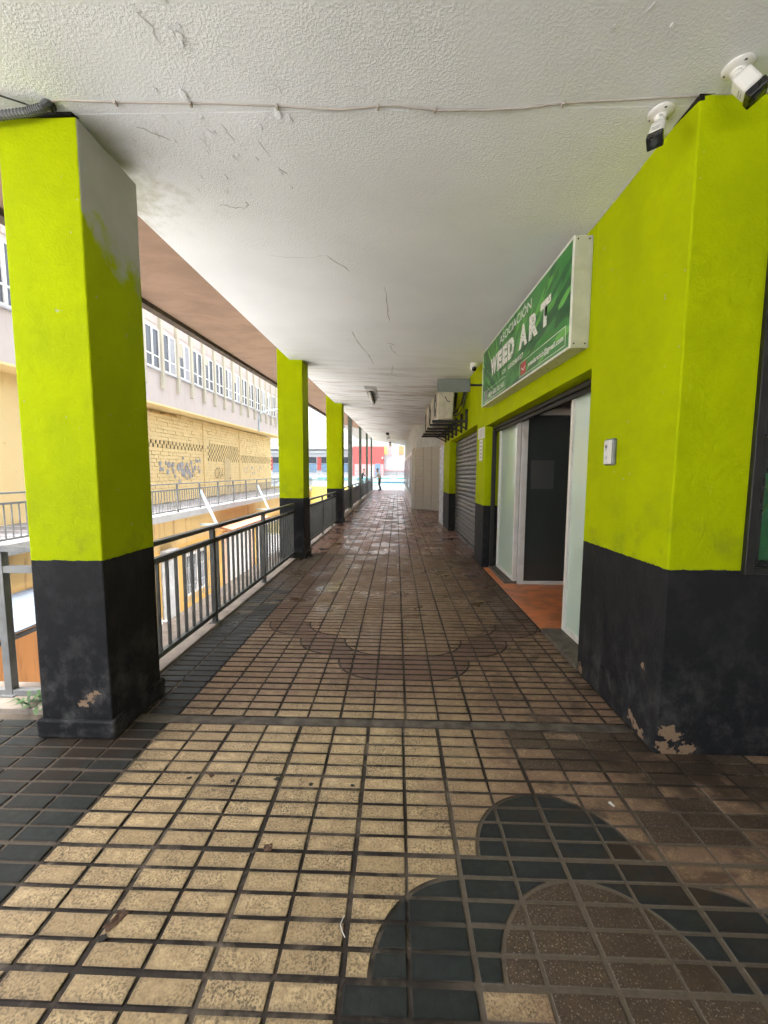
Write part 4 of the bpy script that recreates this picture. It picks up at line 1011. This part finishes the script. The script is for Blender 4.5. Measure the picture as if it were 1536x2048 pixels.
stuff(gr.build('graffiti_patches', 'graffiti', yb))
me = text_mesh('CRA', 1.05, .62, .25, -.012)
for v in me.vertices: v.co = (XW+.026, 22.45+v.co.x, 1.25+v.co.y)
link('graffiti_letters', me, 'dark_graffiti', yb)
wl_ = thing('facade_lamp', 'curved pale lamp arm on the pale building facade', 'lamp', (XO, 27.5, 4.6))
MB().tube([(XO+.05, 27.5, 4.4), (XO+.06, 27.5, 5.2), (XO+.15, 27.6, 5.65), (XO+.5, 27.9, 5.85), (XO+1.0, 28.2, 5.98)], .045, 8).build('arm', 'brace', wl_, smooth=True)
MB().bar((XO+.95, 28.15, 5.97), (XO+1.45, 28.4, 6.04), .16, .09).build('lamp_head', 'brace', wl_, .02)

# balcony
SB = .008
bc = thing('balcony_walkway', 'raised walkway slab with white edge across the courtyard', 'walkway', (-8.5, 20, 0))
MB().box(-10.25, -7.22, 2.7, 34, .02, .16, SB, 13).build('deck', 'balcony_floor', bc)
MB().box(-7.219, -7.08, 2.7, 34, .02, .24, SB, 13).build('slab_edge', 'slab_white', bc, .01)
for i in range(40):
    MB().box(-10.2, -7.25, 5+i*.7, 5+i*.7+.1, .161, .164, SB, 13).build('paving_band', 'slab_white', bc)
MB().box(-7.6, -7.2, 2.7, 34, -.85, .015, SB, 13).build('edge_beam', 'beam', bc)
br = thing('balcony_railing', 'grey barred railing along the walkway across the courtyard', 'railing', (-7.15, 20, .2), 'walkway railings')
zr = lambda y: .24+SB*(y-13)
def ybar(x, y0, y1, h, wd, ht, name): MB().bar((x, y0, zr(y0)+h), (x, y1, zr(y1)+h), wd, ht).build(name, 'rail_light', br)
ybar(-7.15, 2.8, 34, .93, .05, .035, 'handrail'); ybar(-7.15, 2.8, 34, .74, .035, .04, 'top_rail'); ybar(-7.15, 2.8, 34, .08, .035, .04, 'bottom_rail')
for i in range(-6, 14):
    y = 12.95+1.51*i
    MB().bar((-7.15, y, zr(y)-.1), (-7.15, y, zr(y)+.91), .05, .05).build('post', 'rail_light', br)
mb = MB()
for i in range(210):
    y = 2.9+i*.15; mb.bar((-7.15, y, zr(y)+.08), (-7.15, y, zr(y)+.73), .018, .018)
stuff(mb.build('balusters', 'rail_light', br))
for y in (8.2, 14.46, 20.5, 26.5):
    MB().bar((-7.13, y, zr(y)+.66), (-6.55, y, zr(y)-.62), .05, .085).bar((-7.19, y, zr(y)-.60), (-6.55, y, zr(y)-.60), .05, .07).build('brace', 'brace', br)
# lower storey
lw = thing('lower_wall', 'yellow ground floor wall of the sunken courtyard', 'wall', (-7.4, 20, -3.5))
MB().box(-7.7, -7.25, 10.6, 34, -3.5, -.851, SB, 13).build('yellow_wall', 'lower_wall', lw)
MB().box(-7.7, -7.05, 2.7, 10.55, -3.5, -.87).build('orange_wall', 'orange_wall', lw)
MB().box(-7.249, -7.20, 12.0, 12.9, -3.5, -1.25).build('grey_door', 'grey_door', lw)
MB().box(-7.19, -6.98, 11.9, 12.6, -.98, -.87).build('white_canopy', 'slab_white', lw)
wf = MB().box(-7.249, -7.20, 13.35, 14.9, -2.75, -1.25).build('window', 'white_frame', lw)
MB().box(-7.199, -7.19, 13.45, 14.1, -2.65, -1.35).box(-7.199, -7.19, 14.2, 14.8, -2.65, -1.35).build('pane', 'win_glass', wf)
gm = MB()
for i in range(12): gm.bar((-7.08, 13.2+i*.16, -2.9), (-7.08, 13.2+i*.16, -1.1), .014, .014)
for z in (-2.8, -2.3, -1.7, -1.2): gm.bar((-7.08, 13.15, z), (-7.08, 15.0, z), .014, .02)
for y in (13.2, 14.96): gm.bar((-7.08, y, -2.8), (-7.25, y, -2.8), .014, .014).bar((-7.08, y, -1.2), (-7.25, y, -1.2), .014, .014)
gm.build('window_grille', 'rail_light', lw)
MB().box(-7.249, -7.19, 16.4, 19.9, -3.5, -.95).build('pink_surround', 'pinkwall', lw)
me = MB().box(0, .03, 0, 2.5, 0, .095).mesh('roller_slat')
for k in range(22):
    o = link('roller_slat', me, 'white_slat', lw); o.location = (-7.188+.006*(k % 2), 16.9, -3.45+k*.105)
MB().box(-7.249, -7.17, 20.6, 26, -3.4, -1.0).build('white_shopfront', 'slab_white', lw)
for i in range(4): MB().box(-7.169, -7.15, 20.8+1.3*i, 21.9+1.3*i, -3.0, -1.3).build('shop_pane', 'win_glass', lw)
aw = thing('tiled_canopy', 'brick red canopy over the white roller door in the courtyard', 'canopy', (-7, 18, -.6))
MB().add([(-7.2, 15.7, -.62), (-6.5, 15.7, -.78), (-6.5, 20.4, -.74), (-7.2, 20.4, -.58), (-7.2, 15.7, -.54), (-6.5, 15.7, -.70), (-6.5, 20.4, -.66), (-7.2, 20.4, -.50)],
         [(0, 1, 2, 3), (7, 6, 5, 4), (0, 4, 5, 1), (1, 5, 6, 2), (2, 6, 7, 3), (3, 7, 4, 0)]).build('roof', 'red_tile_awning', aw)
for y in (15.8, 17.3, 18.8, 20.3): MB().bar((-7.2, y, -1.1), (-6.6, y, -.78), .04, .04).build('bracket', 'black_metal', aw)
ob = thing('barred_window', 'white barred window with a grey unit in the orange wall', 'window', (-7.0, 8.3, -1.8))
MB().box(-7.049, -7.0, 7.9, 9.3, -2.35, -1.35).build('frame', 'slab_white', ob)
for i in range(3): MB().box(-6.999, -6.99, 8.0+.45*i, 8.35+.45*i, -2.28, -1.9).build('pane', 'win_glass', ob)
for i in range(9): MB().bar((-6.94, 7.85+i*.19, -2.5), (-6.94, 7.85+i*.19, -1.25), .02, .02).build('grille_bar', 'rail_light', ob)
for z in (-2.45, -1.85, -1.3): MB().bar((-6.94, 7.8, z), (-6.94, 9.42, z), .02, .025).build('grille_rail', 'rail_light', ob)
ba = thing('pale_awning', 'pale blue sheet awning below the left railing', 'awning', (-6.4, 7, -1))
MB().add([(-7.04, 5.6, -.75), (-5.9, 5.6, -1.0), (-5.9, 7.6, -1.0), (-7.04, 7.6, -.75), (-7.04, 5.6, -.72), (-5.9, 5.6, -.97), (-5.9, 7.6, -.97), (-7.04, 7.6, -.72)],
         [(0, 1, 2, 3), (7, 6, 5, 4), (0, 4, 5, 1), (1, 5, 6, 2), (2, 6, 7, 3), (3, 7, 4, 0)]).build('sheet', 'awning_blue', ba)
MB().bar((-5.92, 5.5, -1.06), (-5.92, 7.7, -1.06), .06, .06).bar((-5.92, 7.66, -1.06), (-7.04, 7.66, -.82), .05, .05).build('frame', 'black_metal', ba)
# yellow retaining wall at the end of the courtyard
tag(MB().box(-12, -2.31, 33.7, 34.15, -3.5, .52).build('retaining_wall', 'yellow_wall'), 'bright yellow wall closing the far end of the courtyard', 'wall')

# garden chairs and table
def garden_chair(label, x, y, rz):
    t = thing('garden_chair', label, 'chair', (x, y, -3.5), 'white plastic garden chairs'); t.rotation_euler = (0, 0, rz)
    def part(mb, nm):
        me = mb.mesh(nm); me.materials.append(M['chair']); o = bpy.data.objects.new(nm, me); COL.objects.link(o); o.parent = t; return o
    part(MB().box(-.23, .23, -.22, .22, .42, .45), 'seat')
    for i in range(5): part(MB().add([(-.20+i*.085, .22, .46), (-.14+i*.085, .22, .46), (-.14+i*.085, .32, .86), (-.20+i*.085, .32, .86), (-.20+i*.085, .24, .46), (-.14+i*.085, .24, .46), (-.14+i*.085, .34, .86), (-.20+i*.085, .34, .86)],
                                     [(0, 1, 2, 3), (7, 6, 5, 4), (0, 4, 5, 1), (1, 5, 6, 2), (2, 6, 7, 3), (3, 7, 4, 0)]), 'back_slat')
    part(MB().bar((-.25, .33, .87), (.25, .33, .87), .04, .05), 'back_rail')
    for sx in (-1, 1):
        part(MB().bar((sx*.27, -.24, 0), (sx*.24, -.20, .64), .04, .04), 'leg'); part(MB().bar((sx*.27, .30, 0), (sx*.24, .24, .64), .04, .04), 'leg')
        part(MB().bar((sx*.245, -.24, .65), (sx*.245, .29, .66), .055, .03), 'armrest')
garden_chair('white garden chair nearest the grey door in the courtyard', -6.55, 11.3, 2.3)
garden_chair('white garden chair behind the round table in the courtyard', -6.3, 12.9, -.6)
garden_chair('white garden chair facing away beside the round table', -5.5, 11.2, -2.4)
gt = thing('garden_table', 'round white garden table among the chairs in the courtyard', 'table', (-6.0, 12.0, -3.5))
MB().lathe([(.45, .70), (.45, .73)], (-6.0, 12.0, -3.5), n=24).build('table_top', 'chair', gt)
for i in range(4):
    a = PI/4+i*PI/2; MB().bar((-6+.35*math.cos(a), 12+.35*math.sin(a), -3.5), (-6+.28*math.cos(a), 12+.28*math.sin(a), -2.8), .04, .04).build('leg', 'chair', gt)

# ================================================================== PLAZA END
def zp(y): return .233+(y-34.2)*(1.25-.233)/27.8 if y < 62 else 1.25
def bbox(name, mat, par, u0, u1, v0, v1, y, dep=.1):
    """a rectangle at distance y given by its extents in metres seen from the walkway"""
    return MB().box(u0, u1, y, y+dep, v0, v1).build(name, mat, par)
rb = thing('red_building', 'flat red building beyond the plaza', 'building', (-4.5, 62, 1.2))
MB().box(-6.6, -1.9, 61, 70, 1.2, 5.75).build('wall', 'red_building', rb)
MB().box(-6.3, -1.92, 60.85, 60.998, 1.2, 3.1).build('pink_band', 'pink_building', rb)
MB().box(-3.2, -2.45, 60.75, 60.848, 1.2, 3.2).build('blue_door', 'blue_paint', rb)
MB().box(-4.2, -3.4, 60.75, 60.848, 1.3, 2.8).build('white_kiosk', 'white_plaster', rb)
MB().box(-2.2, -2.0, 60.8, 60.998, 3.9, 4.2).build('lamp', 'white_plaster', rb)
wb = thing('white_building', 'white building with orange and yellow windows right of the red one', 'building', (0, 62, 1.2))
MB().box(-1.898, 6, 62, 72, 1.2, 7.5).build('wall', 'white_plaster', wb)
MB().box(-1.89, -1.4, 61.9, 61.999, 4.6, 5.9).build('yellow_patch', 'yellow_paint', wb)
MB().box(-1.3, -.75, 61.9, 61.999, 4.5, 5.9).build('window', 'pink_building', wb)
MB().box(.35, 1.1, 61.9, 61.999, 4.6, 5.9).build('orange_patch', 'orange_paint', wb)
MB().box(-1.89, 5, 61.8, 61.999, 2.1, 2.35).build('band', 'pink_building', wb)
lb = thing('low_white_building', 'long low white building with dark windows beyond the courtyard', 'building', (-14, 62, 1.2))
MB().box(-26, -6.7, 62, 72, 1.2, 5.85).build('wall', 'white_plaster', lb)
MB().box(-26, -6.7, 61.4, 61.999, 5.4, 5.7).build('cornice', 'white_plaster', lb)
MB().box(-26, -6.7, 61.6, 61.999, 4.85, 5.05).build('cornice', 'white_plaster', lb)
for i in range(7):
    x = -24+i*2.5
    f = MB().box(x, x+1.7, 61.9, 61.999, 3.3, 4.2).build('dark_window', 'dark_window', lb)
    MB().box(x, x+1.7, 61.9, 61.999, 1.9, 3.2).build('blue_window', 'blue_paint', lb)
    MB().box(x-.65, x-.05, 61.9, 61.999, 2.2, 4.2).build('red_panel', 'red_building', lb)
pf = thing('plaza_railing', 'pale horizontal railing across the plaza', 'railing', (-6, 52, .9))
for h in (.35, .7, 1.05): MB().bar((-22, 52, zp(52)+h), (8, 52, zp(52)+h), .05, .05).build('rail', 'rail_light', pf)
for i in range(16): MB().bar((-22+2*i, 52, zp(52)), (-22+2*i, 52, zp(52)+1.05), .06, .06).build('post', 'rail_light', pf)
lwall = thing('low_plaza_wall', 'low white wall with teal openings across the plaza', 'wall', (-4, 48, .7))
MB().box(-24, 10, 48, 48.3, zp(48), zp(48)+.62).build('wall', 'slab_white', lwall)
for i in range(14): MB().box(-23.5+2.35*i, -21.9+2.35*i, 47.95, 47.999, zp(48)+.25, zp(48)+.45).build('teal_opening', 'teal_paint', lwall)
cf = thing('teal_fence', 'teal barred fence at the edge of the plaza', 'fence', (-8, 35, .3))
for h in (.1, .85): MB().bar((-14, 34.6, .24+h), (-2.6, 34.6, .24+h), .05, .05).build('rail', 'teal_paint', cf)
mb = MB()
for i in range(95): mb.bar((-14+.12*i, 34.6, .3), (-14+.12*i, 34.6, 1.1), .025, .025)
stuff(mb.build('bars', 'teal_paint', cf))
cb2 = thing('cyan_barrier', 'low cyan and white barrier lying across the plaza', 'barrier', (-1, 44, .6))
MB().box(-3.6, 4, 44, 44.4, zp(44), zp(44)+.14).build('base', 'cyan_paint', cb2)
MB().box(-2, 3.4, 43.9, 44.5, zp(44)+.141, zp(44)+.42).build('cover', 'white_plaster', cb2, .08)

# ================================================================== PEOPLE
def person(label, loc, rz, joints, edges, radii, head, mats, hair='hair'):
    me = bpy.data.meshes.new('body'); me.from_pydata(joints, edges, [])
    body = bpy.data.objects.new('person', me); COL.objects.link(body)
    sk = body.modifiers.new('skin', 'SKIN'); sk.use_smooth_shade = True
    sv = me.skin_vertices[0].data
    for i, r in enumerate(radii): sv[i].radius = (r, r) if not isinstance(r, tuple) else r; sv[i].use_root = (i == 0)
    sb = body.modifiers.new('sub', 'SUBSURF'); sb.levels = 2; sb.render_levels = 2
    body.location = loc; body.rotation_euler = (0, 0, rz)
    dg = bpy.context.evaluated_depsgraph_get(); dg.update()
    m2 = bpy.data.meshes.new_from_object(body.evaluated_get(dg)); body.modifiers.clear(); body.data = m2
    m2.materials.clear()
    for k in mats[:4]: m2.materials.append(M[k])
    for p in m2.polygons:
        c_ = p.center; p.use_smooth = True
        p.material_index = mats[4](c_)
    hx, hy, hz = head
    hm = MB().lathe([(0, .135), (.06, .125), (.092, .08), (.1, .02), (.098, -.02), (.06, -.03)], (hx, hy+.012, hz), axis=(0, .25, 1), n=14).mesh('hair'); hm.materials.append(M[hair])
    for p in hm.polygons: p.use_smooth = True
    ho_ = bpy.data.objects.new('hair', hm); COL.objects.link(ho_); ho_.parent = body
    tag(body, label, 'person', 'people at the far railing')
    return body
# local frame: figure faces -Y, x to its left
def matf(c_):
    if c_[2] < .10: return 3
    if c_[2] < .98 and abs(c_[0]) < .26 and c_[1] > -.28: return 1
    if c_[2] > 1.47: return 2
    if c_[1] < -.40: return 2
    return 0
J = [(0, .06, .95), (0, .05, 1.12), (0, -.03, 1.33), (0, -.08, 1.46), (0, -.12, 1.54), (0, -.155, 1.63), (0, -.165, 1.70),
     (.17, -.06, 1.40), (.21, -.16, 1.15), (.15, -.42, 1.03), (.12, -.50, 1.01),
     (-.17, -.06, 1.40), (-.21, -.18, 1.15), (-.12, -.42, 1.03), (-.08, -.50, 1.01),
     (.10, .06, .88), (.11, .03, .49), (.11, .10, .09), (.11, -.03, .04), (.11, -.10, .035),
     (-.10, .06, .88), (-.14, -.03, .50), (-.16, .17, .09), (-.16, .05, .04), (-.16, -.02, .035)]
E_ = [(0, 1), (1, 2), (2, 3), (3, 4), (4, 5), (5, 6), (2, 7), (7, 8), (8, 9), (9, 10), (2, 11), (11, 12), (12, 13), (13, 14), (0, 15), (15, 16), (16, 17), (17, 18), (18, 19), (0, 20), (20, 21), (21, 22), (22, 23), (23, 24)]
RR = [(.17, .14), (.17, .135), (.19, .14), (.07, .07), (.055, .06), (.08, .095), (.075, .09), .065, .052, .038, .035, .065, .052, .038, .035, .095, .068, .05, .045, .04, .095, .068, .05, .045, .04]
person('person in pale shirt and dark trousers leaning on the far railing', (-1.42, 33.2, ramp(33.2)), -PI/2, J, E_, [tuple(q*1.12 for q in x) if isinstance(x, tuple) else x*1.25 for x in RR], (0, -.15, 1.68), ['shirt', 'trousers', 'skin', 'dark_cloth', matf])
person('person in dark clothes half hidden beyond the far railing', (-3.05, 36.4, .28), PI/2, J, E_, RR, (0, -.15, 1.68), ['dark_cloth', 'dark_cloth', 'skin', 'dark_cloth', matf])

# ================================================================== SMALL THINGS ON THE FLOOR
random.seed(9)
def crumple(name, mat, label, cat, loc, lx, ly, hz, rz, n=6):
    vs = []; fs = []
    for j in range(n+1):
        for i in range(n+1):
            x = (i/n-.5)*lx*(1+random.uniform(-.15, .15)); y = (j/n-.5)*ly*(1+random.uniform(-.15, .15)); vs.append((x, y, abs(random.gauss(0, .35))*hz))
    for j in range(n):
        for i in range(n): a = j*(n+1)+i; fs.append((a, a+1, a+n+2, a+n+1))
    me = bpy.data.meshes.new(name); me.from_pydata(vs, [], fs); o = link(name, me, mat); o.location = loc; o.rotation_euler = (0, 0, rz)
    s_ = o.modifiers.new('thick', 'SOLIDIFY'); s_.thickness = .0015
    return tag(o, label, cat)
crumple('crumpled_wrapper', 'litter', 'crumpled brown wrapper lying on cream tiles at lower left', 'litter', (-.92, 1.18, .002), .028, .07, .010, -.5)
crumple('dead_leaf', 'litter', 'small dark dead leaf on the cream tiles', 'leaf', (-.9, 1.83, .002), .02, .03, .006, .9)
crumple('dead_leaf', 'litter', 'brown dead leaf on the joint left of centre', 'leaf', (-.50, 1.455, .002), .03, .035, .008, .2)
crumple('paper_scrap', 'paper', 'tiny white scrap of paper on the brown tiles at right', 'litter', (.98, 1.72, .002), .012, .025, .006, .4)
tag(MB().tube([(-.165, 1.22, .004), (-.175, 1.19, .006), (-.165, 1.17, .004), (-.155, 1.155, .004)], .0015, 6).build('straw_piece', 'paper', None), 'thin pale straw bent over the dark joint near centre', 'litter')
M['stain'] = simple('dark_gum_spot', (.02, .017, .013), .6)
for k, (x, y, r) in enumerate([(-.78, 1.80, .012), (-.57, 1.82, .015), (-.93, 1.13, .014), (-1.0, 1.81, .012), (-.40, 1.79, .012), (-.2, 1.79, .010)]):
    mb = MB(); n = 12; mb.prism([(x+r*random.uniform(.7, 1.3)*math.cos(2*PI*q/n), y+r*random.uniform(.6, 1.1)*math.sin(2*PI*q/n)) for q in range(n)], .0004, .0016)
    mb.build('gum_spot', 'stain', floor)
# weeds at the foot of the left railing
wd_ = thing('weed_clump', 'small clump of green weeds at the foot of the left railing', 'plant', (-2.15, 2.36, .0))
random.seed(31)
for i in range(26):
    x = -2.2+random.uniform(-.12, .12); y = 2.36+random.uniform(-.05, .05); a = random.uniform(0, 2*PI); l = random.uniform(.08, .2); e = random.uniform(.15, .9)
    p = [Vector((x, y, .03)), Vector((x+math.cos(a)*l*.5, y+math.sin(a)*l*.4, .03+l*.5*e)), Vector((x+math.cos(a)*l, y+math.sin(a)*l*.7, .03+l*.35*e))]
    s_ = Vector((-math.sin(a), math.cos(a), 0))*random.uniform(.006, .014)
    MB().add([p[0]-s_*.4, p[0]+s_*.4, p[1]+s_, p[1]-s_, p[2]], [(0, 1, 2, 3), (3, 2, 4)]).build('leaf', 'leaf', wd_)
